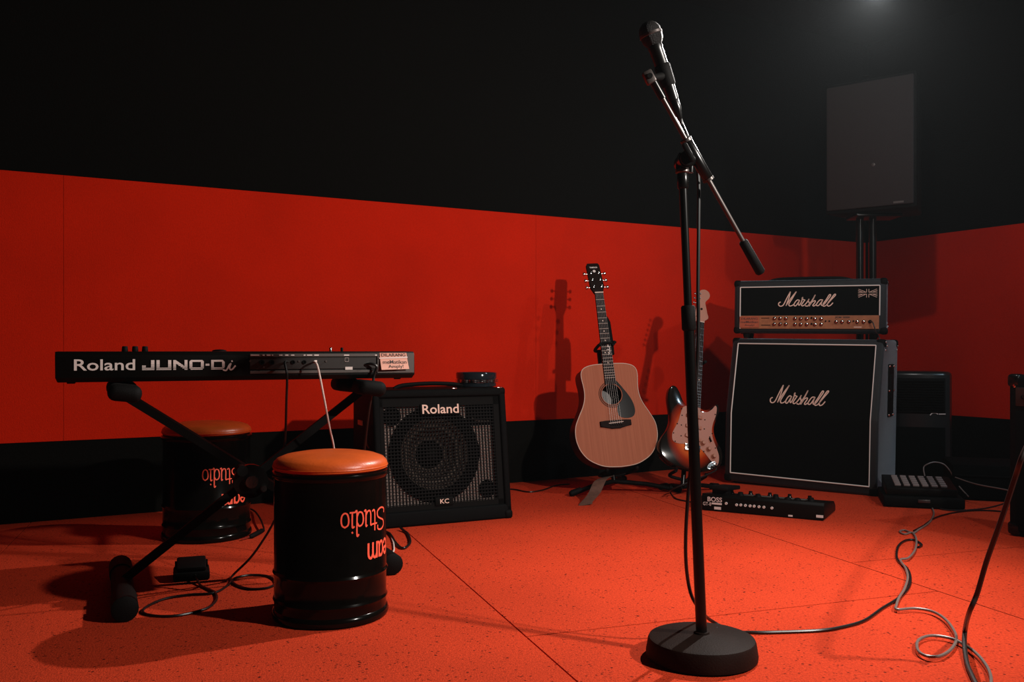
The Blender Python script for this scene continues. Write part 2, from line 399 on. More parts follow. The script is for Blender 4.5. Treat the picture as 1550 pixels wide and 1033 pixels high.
for sx in (.05, .72):
    for sy in (.05, .31):
        b = MB(); b.cyl((sx, sy, -.0115), (sx, sy, .004), .018, 12); b.obj('foot', M_rubber, cab)
hd = MB(); hd.box(V((W+.001, .215, .50)), (.008, .10, .26), None, .003); hd = hd.obj('side_handle', M_matte, cab)
b = MB(); b.box(V((W+.005, .215, .52)), (.012, .05, .12), None, .005); b.obj('grip', M_rubber, hd)
for z in (.38, .50, .62):
    for y in (.175, .255):
        b = MB(); b.lathe([(.001, .006), (.005, .004), (.006, 0)], 10, Matrix.Translation((W+.005, y, z)) @ Matrix.Rotation(math.pi/2, 4, 'Y')); b.obj('screw', M_steel, hd)
for y, z in ((.105, Hc-.012), (.13, Hc-.03), (.34, Hc-.03), (.33, Hc-.05), (.10, Hc-.05)):
    b = MB(); b.lathe([(.001, .004), (.004, .003), (.005, 0)], 8, Matrix.Translation((W+.002, y, z)) @ Matrix.Rotation(math.pi/2, 4, 'Y')); b.obj('stud', M_steel, cab)

# ------------------------------------------------------------------ amplifier head
MH = frame(1.172, 4.765, .790, -.415, .012, 0)
hdm = thing('guitar_amplifier_head', 'black guitar amplifier head with white script badge and gold control panel, on the slant cabinet', 'amplifier', MH)
HW, HH = .745, .275
amp_box([(0, 0), (0, HH), (.21, HH), (.21, 0)], HW, 'head_shell', M_vinyl, hdm, .016)
fx0, fz1 = onplane(MH, 1121, 435.5); fx1, fz1b = onplane(MH, 1332, 431.3); _, pz0 = onplane(MH, 1225, 498); _, pz1 = onplane(MH, 1225, 478)
b = MB(); b.box(V(((fx0+fx1)/2, -.001, (fz1+pz1)/2)), (fx1-fx0, .008, fz1-pz1), None, .001); b.obj('grille_cloth', M_cloth, hdm, False)
for a, c in (((fx0, pz0), (fx0, fz1)), ((fx1, pz1), (fx1, fz1)), ((fx0, fz1), (fx1, fz1))):
    b = MB(); b.tube([V((a[0], -.005, a[1])), V((c[0], -.005, c[1]))], .0030, 6); b.obj('piping', M_piping, hdm)
pan = MB(); pan.box(V(((fx0+fx1)/2, -.001, (pz0+pz1)/2)), (fx1-fx0-.004, .010, pz1-pz0), None, .001); pan = pan.obj('control_panel', M_gold, hdm, False); pan['label'] = 'gold control panel'
ua = onplane(MH, 1178.5, 464, -.005); ub = onplane(MH, 1265, 463, -.005); wl2 = ub[0]-ua[0]; hh2 = .072
b = MB(); b.mesh(*ribbon([[(a*wl2, c*hh2) for a, c in st] for st in SCRIPT], .0048, lambda u, v, w: V((ua[0]+u, -.0055-w, ua[1]+v)), h=.003)); b.obj('script_badge', M_cream, hdm, False)
# flag emblem of fine lines
fa = onplane(MH, 1299, 450.5, -.005); fb = onplane(MH, 1328, 437.5, -.005); fw, fh = fb[0]-fa[0], fb[1]-fa[1]
segs = []
for sx in (-1, 1):
    for sz in (-1, 1):
        P = lambda x, z: (.5+sx*x*.5, .5+sz*z*.5)
        segs += [[P(.12, .22), P(1, .22)], [P(.12, .22), P(.12, 1)], [P(.26, .34), P(.96, .98)], [P(.58, .30), P(1, .62)]]
b = MB(); b.mesh(*ribbon([[(x*fw, z*fh) for x, z in q] for q in segs], .0019, lambda u, v, w: V((fa[0]+u, -.0055-w, fa[1]+v)), 0)); b.obj('flag_emblem', M_cream, hdm, False)
kn = [(417, 413), (466, 413), (516, 413), (595, 415), (645, 417), (697, 417), (768, 418), (822, 418), (415, 463), (466, 463), (515, 463), (595, 465), (645, 466), (697, 466), (768, 466), (822, 465), (952, 443), (1003, 443), (1062, 443), (1135, 443), (1190, 443)]
me_k = None; me_c = None
for qx, qy in kn:
    x, z = onplane(MH, 1100+qx/5.74, 410+qy/5.74, -.006)
    if me_k is None:
        b = MB(); b.lathe([(.0085, 0), (.0085, .004), (.0065, .009), (.0065, .0105)], 14, Matrix.Rotation(math.pi/2, 4, 'X')); ko = b.obj('knob', M_matte, pan); me_k = ko.data
        b = MB(); b.lathe([(.006, .0105), (.006, .0125), (.0045, .0135)], 14, Matrix.Rotation(math.pi/2, 4, 'X')); kc = b.obj('knob_cap', M_steel, pan); me_c = kc.data
    else:
        ko = bpy.data.objects.new('knob', me_k); COL.objects.link(ko); ko.parent = pan
        kc = bpy.data.objects.new('knob_cap', me_c); COL.objects.link(kc); kc.parent = pan
    ko.location = (x, -.006, z); kc.location = (x, -.006, z)
for qx, qy, r in ((738, 410, .005), (738, 462, .005), (860, 438, .004), (892, 438, .004), (1102, 438, .004), (1245, 443, .009)):
    x, z = onplane(MH, 1100+qx/5.74, 410+qy/5.74, -.006); b = MB(); b.cyl((x, -.003, z), (x, -.010, z), r, 12)
    b.obj('input_jack' if r > .008 else 'switch_button', M_matte, pan)
for q0, q1, z0_, z1_ in ((300, 380, 470, 476), (300, 370, 410, 416), (1105, 1172, 487, 494)):
    a0 = onplane(MH, 1100+q0/5.74, 410+z1_/5.74, -.006); a1 = onplane(MH, 1100+q1/5.74, 410+z0_/5.74, -.006)
    b = MB(); b.box(V(((a0[0]+a1[0])/2, -.0062, (a0[1]+a1[1])/2)), (a1[0]-a0[0], .001, a1[1]-a0[1])); b.obj('panel_print', M_cream if q0 > 1000 else M_rosewood, pan, False)
a0 = onplane(MH, 1100+940/5.74, 410+416/5.74, -.007); a1 = onplane(MH, 1100+1070/5.74, 410+397/5.74, -.007)
lettering('JCM 2000', flat(a0[0], a0[1], a1[0], a1[1], -.0068), 'panel_print', M_ink, pan, .03)
b = MB(); b.tube(smooth_pts([(.12+.04, .10, HH-.002), (.22, .10, HH+.012), (.37, .10, HH+.014), (.52, .10, HH+.012), (.58, .10, HH-.002)], 6), .008, 8); b.obj('carry_handle', M_rubber, hdm)
for sx in (-1, 1):
    for sz in (-1, 1):
        for sy in (-1, 1): corner_block(hdm, HW if sx > 0 else 0, .21 if sy > 0 else 0, HH if sz > 0 else 0, sx, sy, sz, M_matte, .038)
for y, z in ((.02, .05), (.03, .03), (.19, .04), (.02, HH-.02)):
    b = MB(); b.lathe([(.001, .004), (.004, .003), (.005, 0)], 8, Matrix.Translation((HW+.002, y, z)) @ Matrix.Rotation(math.pi/2, 4, 'Y')); b.obj('stud', M_steel, hdm)
for sx in (.06, HW-.06):
    for sy in (.04, .17):
        b = MB(); b.lathe([(.014, -.026), (.018, -.01), (.018, .002)], 12, Matrix.Translation((sx, sy, 0))); b.obj('foot', M_rubber, hdm)
# paper note on the head
n0 = onplane(MH, 1119, 496, -.012); n1 = onplane(MH, 1148.5, 479, -.012)
MN = MH @ Matrix.Translation((n0[0]+.002, -.0085, n0[1])); nt_ = thing('paper_note', 'small orange paper notice taped on the gold panel of the amplifier head', 'paper note', MN)
nw, nh = n1[0]-n0[0], n1[1]-n0[1]
b = MB(); b.box(V((nw/2, -.0005, nh/2)), (nw, .001, nh), Matrix.Rotation(-.02, 3, 'Y')); b.obj('sheet', M_paper2, nt_, False)
for k, tx in enumerate(('DILARANG', 'meMatikan', 'Amply!')):
    ins = (.08, .06, .25)[k]
    lettering(tx, flat(nw*ins, nh*(.70-.30*k), nw*(1-ins), nh*(.88-.30*k), -.0014), 'print', M_ink, nt_, .01)

# ------------------------------------------------------------------ keyboard amplifier with wire grille
MK = frame(-.521, 3.503, 0, .443, 0, 0)
kc_ = thing('keyboard_amplifier', 'square black keyboard amplifier with wire grille and large round speaker behind the front stool', 'amplifier', MK)
KW, KH, KS, KD = .58, .54, .075, .36
def kyl(z): return KS*z/KH
# shell: top, bottom, sides, back as one hollow frame
t = MB()
fr = .030
def wedge(x0, x1, z0, z1, y0off, y1):
    vs = [V((x, kyl(z)+y0off, z)) for x in (x0, x1) for z in (z0, z1)] + [V((x, y1, z)) for x in (x0, x1) for z in (z0, z1)]
    return vs, [(0, 1, 3, 2), (4, 6, 7, 5), (0, 4, 5, 1), (2, 3, 7, 6), (0, 2, 6, 4), (1, 5, 7, 3)]
bmk = bmesh.new()
def addw(bm, args, bev):
    tt = bmesh.new(); vs, fs = wedge(*args); q = [tt.verts.new(v) for v in vs]
    for f in fs: tt.faces.new([q[i] for i in f])
    bmesh.ops.recalc_face_normals(tt, faces=tt.faces)
    bmesh.ops.bevel(tt, geom=list(tt.edges), offset=bev, segments=3, profile=.5, affect='EDGES'); bm.join(tt)
sh = MB(); addw(sh, (0, fr, 0, KH, 0, KD), .010); addw(sh, (KW-fr, KW, 0, KH, 0, KD), .010); addw(sh, (0, KW, KH-.034, KH, 0, KD), .010); addw(sh, (0, KW, 0, .060, 0, KD), .010)
addw(sh, (.005, KW-.005, .005, KH-.005, .20, KD-.002), .004); sh.obj('cabinet_shell', M_tolex, kc_)
# front-plane frame: local x across, z up along the slope, y into the cabinet
sl = math.atan2(KS, KH); MF = Matrix.Rotation(-sl, 4, 'X')
def FX(mb): bmesh.ops.transform(mb.bm, matrix=MF, verts=mb.bm.verts); return mb
gx0, gx1, gz0, gz1 = fr, KW-fr, .060, .510
cx, cz, R = .262, .283, .187
bf = MB(); NB = 24
ro = [(gx0-.004+(gx1-gx0+.008)*i/NB, gz0-.004) for i in range(NB)]+[(gx1+.004, gz0-.004+(gz1-gz0+.008)*i/NB) for i in range(NB)]+[(gx1+.004-(gx1-gx0+.008)*i/NB, gz1+.004) for i in range(NB)]+[(gx0-.004, gz1+.004-(gz1-gz0+.008)*i/NB) for i in range(NB)]
for yy in (.034, .050): bf.mesh(*plate_hole(ro, (cx, cz), .170, yy))
baf = FX(bf).obj('baffle', M_baffle, kc_, False)
b = MB()   # dark border of the baffle opening
for c, d in ((((gx0+gx1)/2, .030, gz1-.016), (gx1-gx0, .04, .034)), (((gx0+gx1)/2, .030, gz0+.012), (gx1-gx0, .04, .022)), ((gx1-.013, .030, (gz0+gz1)/2), (.026, .04, gz1-gz0)), ((gx0+.006, .030, (gz0+gz1)/2), (.012, .04, gz1-gz0))): b.box(V(c), d)
FX(b).obj('baffle_frame', M_matte, kc_, False)
MW = MF @ Matrix.Translation((cx, .040, cz)) @ Matrix.Rotation(math.pi/2, 4, 'X')
sp = MB(); sp.lathe([(.196, -.005), (.196, .012), (.190, .014), (.172, .012), (.168, .004)], 56, MW, False); sp = sp.obj('woofer', M_matte, kc_); 
b = MB(); b.lathe([(.171, .010), (.163, .014), (.152, .013), (.145, .006)], 56, MW, False); b.obj('surround', M_rubber, sp)
b = MB(); b.lathe([(.146, .008), (.12, -.012), (.085, -.042), (.055, -.066)], 56, MW, False); b.obj('cone', M_cone, sp)
b = MB(); b.lathe([(.060, -.064), (.055, -.045), (.04, -.028), (.02, -.020), (.002, -.018)], 32, MW, False); b.obj('dust_cap', M_matte, sp)
tw = MB(); tw.box(V((.480, .036, .450)), (.140, .02, .116), None, .003)
tw = FX(tw).obj('tweeter_horn', M_matte, kc_)
b = MB(); b.tube(smooth_pts([(.43, .028, .425), (.45, .026, .412), (.48, .026, .408), (.51, .026, .408)], 6), .0035, 6); FX(b).obj('horn_lip', M_cone, tw)
for px_, pz_, rr in ((.085, .440, .038), (.485, .128, .036)):
    b = MB(); b.lathe([(rr, -.002), (rr, .008), (rr-.006, .008), (rr-.008, .002), (.001, .001)], 28, MF @ Matrix.Translation((px_, .034, pz_)) @ Matrix.Rotation(math.pi/2, 4, 'X'), False); b.obj('bass_port', M_matte, kc_)
b = MB(); nx, nz = 38, 34
for i in range(nx+1): 
    x = gx0+(gx1-gx0)*i/nx; b.box(V((x, .016, (gz0+gz1)/2)), (.0046, .003, gz1-gz0))
for i in range(nz+1):
    z = gz0+(gz1-gz0)*i/nz; b.box(V(((gx0+gx1)/2, .0135, z)), (gx1-gx0, .004, .0044))
go = FX(b).obj('wire_grille', M_meshbar, kc_, False); go['kind'] = 'stuff'
MKF = MK @ MF
a0 = onplane(MKF, 640, 627); a1 = onplane(MKF, 694.5, 612.5)
bk = MB(); bk.box(V(((a0[0]+a1[0])/2, .008, (a0[1]+a1[1])/2)), (a1[0]-a0[0]+.016, .006, a1[1]-a0[1]+.012), None, .002); lp = FX(bk).obj('logo_plate', M_matte, kc_)
def fMF(x0, z0, x1, z1, y): return lambda u, v: MF @ V((x0+(x1-x0)*u, y, z0+(z1-z0)*v))
lettering('Roland', fMF(a0[0], a0[1], a1[0], a1[1]+.003, .0035), 'logo', M_cream, lp, .012)
a0 = onplane(MKF, 667, 763); a1 = onplane(MKF, 680, 755)
bk = MB(); bk.box(V(((a0[0]+a1[0])/2, .008, (a0[1]+a1[1])/2)), (a1[0]-a0[0]+.04, .006, a1[1]-a0[1]+.016), None, .002); lp = FX(bk).obj('logo_plate', M_matte, kc_)
lettering('KC', fMF(a0[0], a0[1], a1[0], a1[1], .0035), 'logo', M_cream, lp, .01)
for sx in (0, 1):
    for sz in (0, 1): corner_block(kc_, KW*sx, kyl(KH*sz), KH*sz, 1 if sx else -1, -1, 1 if sz else -1, M_matte, .04)
for x in (.045, .35, .555):
    b = MB(); b.box(V((x, kyl(KH)+.004, KH+.001)), (.022, .006, .003), None, .001); b.obj('metal_clip', M_steel, kc_)
b = MB(); b.tube(smooth_pts([(.13, .20, KH-.002), (.17, .20, KH+.012), (.29, .20, KH+.018), (.41, .20, KH+.012), (.45, .20, KH-.002)], 6), .009, 8); b.obj('carry_handle', M_rubber, kc_)
b = MB(); b.box(V((-.002, .24, .40)), (.006, .06, .020), None, .001); b.obj('label_sticker', M_white, kc_, False)
b = MB(); b.tube(smooth_pts([(-.003, .10, .40), (-.014, .10, .385), (-.014, .105, .33), (-.003, .11, .31)], 5), .005, 8); b.obj('side_latch', M_greysteel, kc_)
# tambourine on top
a = at(721, 590, 3.93); MT = frame(a.x, a.y, KH+.001, .2)
tb = thing('tambourine', 'glossy blue-black tambourine with bright jingles lying on the keyboard amplifier', 'tambourine', MT)
b = MB(); b.lathe([(.080, 0), (.087, .002), (.087, .016), (.080, .016)], 40, None, False); b.lathe([(.080, .034), (.088, .034), (.089, .058), (.086, .062), (.080, .060)], 40, None, False)
b.lathe([(.080, .060), (.0835, .034), (.0835, .016), (.080, 0)], 40, None, False)
b.obj('rim', M_blueblack, tb)
for k in range(11):
    an = k*math.pi/5.5+.4; c = V((math.cos(an)*.075, math.sin(an)*.075, 0))
    b = MB()
    for z in (.0195, .0262): b.lathe([(.001, -.0005), (.020, .0005), (.0255, .0010), (.0255, .0042), (.020, .004), (.001, .003)], 18, Matrix.Translation((c.x*.93, c.y*.93, z)))
    b.obj('jingle', M_steel, tb)

# ------------------------------------------------------------------ keyboard synthesizer, seen from behind
MB_ = frame(-1.221, 2.408, .612, .43)
ky = thing('keyboard_synthesizer', 'long black keyboard synthesizer seen from behind, resting on the X-shaped stand', 'keyboard', MB_)
KL = 1.008
prof = [(.010, 0), (.0, .012), (.004, .072), (.012, .083), (.10, .084), (.17, .080), (.18, .060), (.30, .055), (.30, .012), (.285, 0)]
t = bmesh.new(); A = [t.verts.new((.006 if z < .011 else 0, y, z)) for y, z in prof]; B = [t.verts.new((KL-(.006 if z < .011 else 0), y, z)) for y, z in prof]
t.faces.new(A); t.faces.new(B[::-1])
for i in range(len(prof)): t.faces.new((A[i], A[(i+1) % len(prof)], B[(i+1) % len(prof)], B[i]))
bmesh.ops.recalc_face_normals(t, faces=t.faces); bmesh.ops.bevel(t, geom=list(t.edges), offset=.0018, segments=2, profile=.5, affect='EDGES')
b = MB(); b.join(t); b.obj('body', M_plastic, ky, True, 30)
def kp(px, py): return onplane(MB_, px, py, .002)
def kflat(px0, py0, px1, py1, y):           # the corners in the photograph: bottom left and top right
    x0, z0 = kp(px0, py0); x1, z1 = kp(px1, py1); return x0, z0, x1, z1
def kbox(px0, py0, px1, py1, name, m, par, y=-.001, d=.004, bev=.0008):
    x0, z0, x1, z1 = kflat(px0, py1, px1, py0, 0); b = MB(); b.box(V(((x0+x1)/2, y, (z0+z1)/2)), (x1-x0, d, z1-z0), None, bev); return b.obj(name, m, par, False)
kbox(378, 535.5, 570, 540.5, 'panel_strip', M_greypanel, ky); kbox(378, 560, 564, 566, 'panel_strip', M_greypanel, ky)
jp = kbox(378, 541, 569, 559.5, 'jack_panel', M_darkpanel, ky, .0005)
kbox(570.5, 535, 626, 565, 'end_panel', M_greypanel, ky, -.001)
x0, z0, x1, z1 = kflat(112, 561.5, 204.5, 544, 0)
lettering('Roland', flat(x0, z0, x1, z1, -.0005), 'logo', M_silver, ky, .012)
# model name in striped block letters
x0, z0, x1, z1 = kflat(215, 560.5, 340, 545, 0); jw, jh = x1-x0, z1-z0
def rect(a, c, e, g): return [(a, c), (e, c), (e, g), (a, g)]
L = []; T = .032; gy = [(0, .05), (.12, .20), (.27, .37), (.43, .54), (.59, .70), (.74, .84), (.87, 1.0)]
stripes = [(0, .07), (.14, .215), (.27, .36), (.40, .53), (.555, 1.0)]
def blockpoly(x, y):   # inside test of the letters on the unit box
    def J(u): return (u > .72 and y > .0) or (y < .2 and u > 0) or (u < .3 and y < .45 and u > 0)
    def U(u): return (u < .22 or u > .78) or y < .2
    def N(u): return u < .2 or u > .8 or abs((1-u)-y) < .17
    def O(u): return (u < .2 or u > .8 or y < .2 or y > .8) and min(u, 1-u)/.2+min(y, 1-y)/.26 > .55
    def Dh(u): return .38 < y < .58
    def D(u): return u < .2 or ((u > .8 or y < .2 or y > .8) and (1-u)/.2+min(y, 1-y)/.26 > .8)
    for a, e, fn in ((0, .145, J), (.168, .345, U), (.368, .54, N), (.565, .74, O), (.762, .81, Dh), (.83, 1.0, D)):
        if a <= x <= e: return fn((x-a)/(e-a))
    return False
b = MB(); NX = 420
for s0, s1 in stripes:
    ns = 1 if s1-s0 < .1 else (2 if s1-s0 < .2 else 9)
    for k in range(ns):
        q0 = s0+(s1-s0)*k/ns; q1 = s0+(s1-s0)*(k+1)/ns; run = None
        for i in range(NX+1):
            on = i < NX and blockpoly((i+.5)/NX, (q0+q1)/2)
            if on and run is None: run = i
            if not on and run is not None:
                u0, u1 = run/NX, i/NX; b.mesh([V((x0+jw*u0, -.0005, z0+jh*q0)), V((x0+jw*u1, -.0005, z0+jh*q0)), V((x0+jw*u1, -.0005, z0+jh*q1)), V((x0+jw*u0, -.0005, z0+jh*q1))], [(0, 1, 2, 3)]); run = None
b.obj('model_name', M_silver, ky, False)
xi, zi, xj, zj = kflat(338, 561, 356, 546, 0); iw, ih = xj-xi, zj-zi
b = MB(); b.mesh(*ribbon([[(0, .06*ih), (.25*iw, .02*ih), (.5*iw, .55*ih), (.62*iw, .68*ih)], [(.62*iw, .68*ih), (.52*iw, .3*ih), (.58*iw, .08*ih), (.75*iw, .12*ih), (1.0*iw, .45*ih)], [(.70*iw, .93*ih), (.74*iw, .95*ih)]], .0042, lambda u, v, w: V((xi+u, -.0004-w, zi+v)))); b.obj('model_name', M_silver, ky, False)
for a, e in ((379, 392), (397, 400), (403, 409), (411, 413), (422, 427), (431, 436), (440, 445), (459, 462), (464, 472), (475, 482), (520, 528), (567, 570)): kbox(a, 537, e, 538.8, 'panel_print', M_silver, ky, -.0032, .0006, 0)
for px_, py_, r in ((378, 547, .003), (452, 547, .003), (493, 547, .003), (399, 556, .003)):
    x, z = kp(px_, py_); b = MB(); b.cyl((x, -.001, z), (x, -.0045, z), r, 10); b.obj('screw', M_greysteel, jp)
for px_, py_, r in ((396, 549, .0075), (411, 549, .0075), (443, 548.5, .006), (460, 548.5, .006)):
    x, z = kp(px_, py_); b = MB(); b.lathe([(r, 0), (r, .004), (r*.6, .004), (r*.5, .001), (.0005, .001)], 16, Matrix.Translation((x, -.0012, z)) @ Matrix.Rotation(math.pi/2, 4, 'X')); b.obj('socket', M_matte, jp)
x0, z0, x1, z1 = kflat(521.5, 547.5, 527, 542, 0)
b = MB(); b.tube([V((x0, -.003, z0)), V((x1, -.003, z0)), V((x1, -.003, z1)), V((x0, -.003, z1))], .0006, 4, True); b.obj('usb_socket', M_silver, jp, False)
kbox(522, 555.5, 533, 560, 'label_sticker', M_silver, jp, -.003, .001, 0)
for px_ in (189, 204.5, 219.5):
    x, z = onplane(MB_, px_, 530, .06); b = MB(); b.lathe([(.008, 0), (.0085, .002), (.0075, .013), (.006, .015)], 16, Matrix.Translation((x, .06, .0835))); b.obj('control_knob', M_rubber, ky)
x, z = onplane(MB_, 332, 530, .10); b = MB(); b.lathe([(.022, 0), (.021, .004), (.012, .0065), (.001, .0072)], 24, Matrix.Translation((x, .10, .083)) @ Matrix.Scale(.95, 4)); b.obj('value_dial', M_rubber, ky)
for px_, m in ((500.5, M_steel), (517.5, M_rubber)):
    x, z = onplane(MB_, px_, 530, .06); b = MB(); b.lathe([(.004, 0), (.0045, .010), (.003, .012)], 12, Matrix.Translation((x, .06, .0835))); b.obj('slider_cap', m, ky)
for x in (.03, KL-.05):
    for y in (.05, .26):
        b = MB(); b.lathe([(.010, -.0045), (.012, 0), (.012, .002)], 14, Matrix.Translation((x+.008, y, 0))); b.obj('foot', M_rubber, ky)
# keybed on the player's side
b = MB(); nwk = 36; x0k, x1k = .13, .985
for i in range(nwk):
    a = x0k+(x1k-x0k)*i/nwk; b.box(V((a+(x1k-x0k)/nwk/2, .247, .0625)), ((x1k-x0k)/nwk-.0012, .112, .014), None, .001, 1)
k = b.obj('white_keys', M_white, ky, False); k['kind'] = 'stuff'; k['label'] = 'white keys'
b = MB()
for i in range(nwk):
    if i % 7 in (0, 1, 3, 4, 5): a = x0k+(x1k-x0k)*(i+1)/nwk; b.box(V((a, .226, .073)), (.011, .07, .012), None, .001, 1)
k = b.obj('black_keys', M_matte, ky, False); k['kind'] = 'stuff'; k['label'] = 'black keys'
# paper note hanging on the end panel
x0, z0, x1, z1 = kflat(573.5, 560, 614, 534.5, 0)
MNk = MB_ @ Matrix.Translation((x0, -.006, z0)); pn = thing('paper_note', 'pink paper notice taped to the right end of the keyboard back', 'paper note', MNk)
nw, nh = x1-x0, z1-z0
b = MB(); NN = 8; vs = []
for j in range(NN+1):
    v = j/NN; off = -.010*(1-v)**2; sk = .006*(1-v)
    for y in (0, .0008): vs += [V((sk*.6, off+y, nh*v)), V((nw+sk, off+y, nh*v*1.0+.002*(1-v)))]
fs = []
for j in range(NN):
    a = 4*j; c = a+4; fs += [(a, a+1, c+1, c), (a+2, c+2, c+3, a+3), (a, c, c+2, a+2), (a+1, a+3, c+3, c+1)]
fs += [(0, 2, 3, 1), (4*NN, 4*NN+1, 4*NN+3, 4*NN+2)]
b.mesh(vs, fs); b.obj('sheet', M_paper, pn)
def fnote(a, c, e, g):
    def fn(u, v):
        vv = c+(g-c)*v; return V((nw*(a+(e-a)*u)+.006*(1-vv)*.8, -.010*(1-vv)**2-.0012, nh*vv))
    return fn
lettering('DILARANG', fnote(.05, .79, .95, .97), 'print', M_ink, pn, .004); lettering('meMatikan', fnote(.08, .36, .96, .57), 'print', M_ink, pn, .004); lettering('Amply!', fnote(.26, .05, .82, .30), 'print', M_ink, pn, .004)
b = MB(); vs = [V((-.002, -.0016, nh*.66)), V((nw+.003, -.0016, nh*.70)), V((nw+.003, -.0016, nh*.78)), V((-.002, -.0016, nh*.72))]; b.mesh(vs, [(0, 1, 2, 3)]); b.obj('tape', M_tape, pn, False)

# ------------------------------------------------------------------ X-shaped keyboard stand
kx_, kn_ = V((.909, .417, 0)), V((-.417, .909, 0))
P0 = kn_*2.79
st = thing('keyboard_stand', 'black X-shaped keyboard stand with end-capped feet under the synthesizer', 'keyboard stand', Matrix.Translation(P0+kx_*.41))
base = P0+kx_*.41
def sk_(t, n, z): return P0+kx_*t+kn_*n+V((0, 0, z))-base
TL_, TR_ = .062, .755
off = .02
b = MB(); b.tube([sk_(TL_, -off, .05), sk_(TR_, -off, .575)], .0165, 4); b.obj('leg', M_matte, st)
b = MB(); b.tube([sk_(.825, off, .05), sk_(TL_, off, .575)], .0165, 4); b.obj('leg', M_matte, st)
def foot(t, n0, n1, name):
    b = MB(); b.tube([sk_(t, n0, .033), sk_(t, n1, .033)], .030, 14); fo = b.obj(name, M_matte, st)
    for n, s in ((n0, -1), (n1, 1)):
        b = MB(); q = [sk_(t, n-s*.085, .034), sk_(t, n-s*.08, .034), sk_(t, n+s*.038, .034), sk_(t, n+s*.042, .034)]
        b.tube(q, [.027, .0330, .0335, .027], 18); b.obj('end_cap', M_rubber, fo)
foot(TL_, -.235, .20, 'foot'); foot(.83, -.055, .26, 'foot')
def arm(t, n0, n1):
    b = MB(); b.tube([sk_(t, n0, .580), sk_(t, n1, .580)], .016, 12); ar = b.obj('support_arm', M_darksteel, st)
    for n, s in ((n0, -1), (n1, 1)):
        b = MB(); b.box(sk_(t-.008, n, .585), (.085, .11, .046), Matrix.Rotation(.43, 3, 'Z') @ Matrix.Rotation(.12, 3, 'Y'), .020, 4); b.obj('rubber_pad', M_rubber, ar)
arm(TL_+.01, -.15, .16); arm(TR_, -.12, .16)
mid = (TL_+TR_)/2
b = MB(); b.cyl(sk_(mid, -.075, .3125), sk_(mid, .05, .3125), .018, 16); b.obj('pivot_bolt', M_steel, st)
b = MB(); b.cyl(sk_(mid, -.055, .3125), sk_(mid, -.036, .3125), .050, 20); b.obj('locking_disc', M_darksteel, st)
b = MB(); b.cyl(sk_(mid-.03, -.10, .35), sk_(mid-.03, -.055, .35), .016, 12); b.obj('locking_knob', M_matte, st)
b = MB(); b.cyl(sk_(mid+.035, -.07, .29), sk_(mid+.035, -.05, .29), .009, 12); b.obj('lock_pin', M_steel, st)

# ------------------------------------------------------------------ drum stools with upside-down painted lettering
STROKE = {   # slab letters, cap height 1, (width, strokes)
 'S': (.92, [[(0.825, 0.78), (0.78, 0.95), (0.42, 1.0), (0.12, 0.86), (0.18, 0.62), (0.51, 0.5), (0.81, 0.36), (0.84, 0.12), (0.48, 0), (0.09, 0.08), (0.06, 0.26)]]),
 't': (.40, [[(.18, .95), (.18, .2), (.25, .02), (.38, .06)], [(.0, .66), (.36, .66)]]),
 'u': (.60, [[(.02, .66), (.12, .66), (.12, .2), (.2, .02), (.36, .04), (.48, .2)], [(.40, .66), (.48, .66), (.48, .0), (.58, .0)]]),
 'd': (.60, [[(.44, .5), (.32, .64), (.12, .56), (.06, .32), (.14, .06), (.34, .02), (.46, .2)], [(.36, 1.02), (.47, 1.02), (.47, 0), (.58, 0)]]),
 'i': (.30, [[(.04, .64), (.15, .64), (.15, 0)], [(.03, 0), (.28, 0)], [(.14, .92), (.16, .88)]]),
 'o': (.56, [[(.28, .64), (.10, .54), (.06, .30), (.14, .06), (.30, .01), (.44, .12), (.48, .36), (.42, .56), (.28, .64)]]),
 'e': (.56, [[(.06, .36), (.46, .40), (.42, .58), (.26, .66), (.10, .54), (.06, .30), (.16, .06), (.34, .02), (.48, .14)]]),
 'a': (.58, [[(.44, .54), (.28, .66), (.10, .54), (.06, .28), (.16, .04), (.34, .06), (.44, .24)], [(.45, .66), (.45, .12), (.56, .02)]]),
 'm': (.84, [[(.08, .66), (.08, 0)], [(.08, .46), (.2, .64), (.34, .60), (.40, .44), (.40, 0)], [(.40, .46), (.52, .64), (.66, .60), (.72, .44), (.72, 0)]]),
}
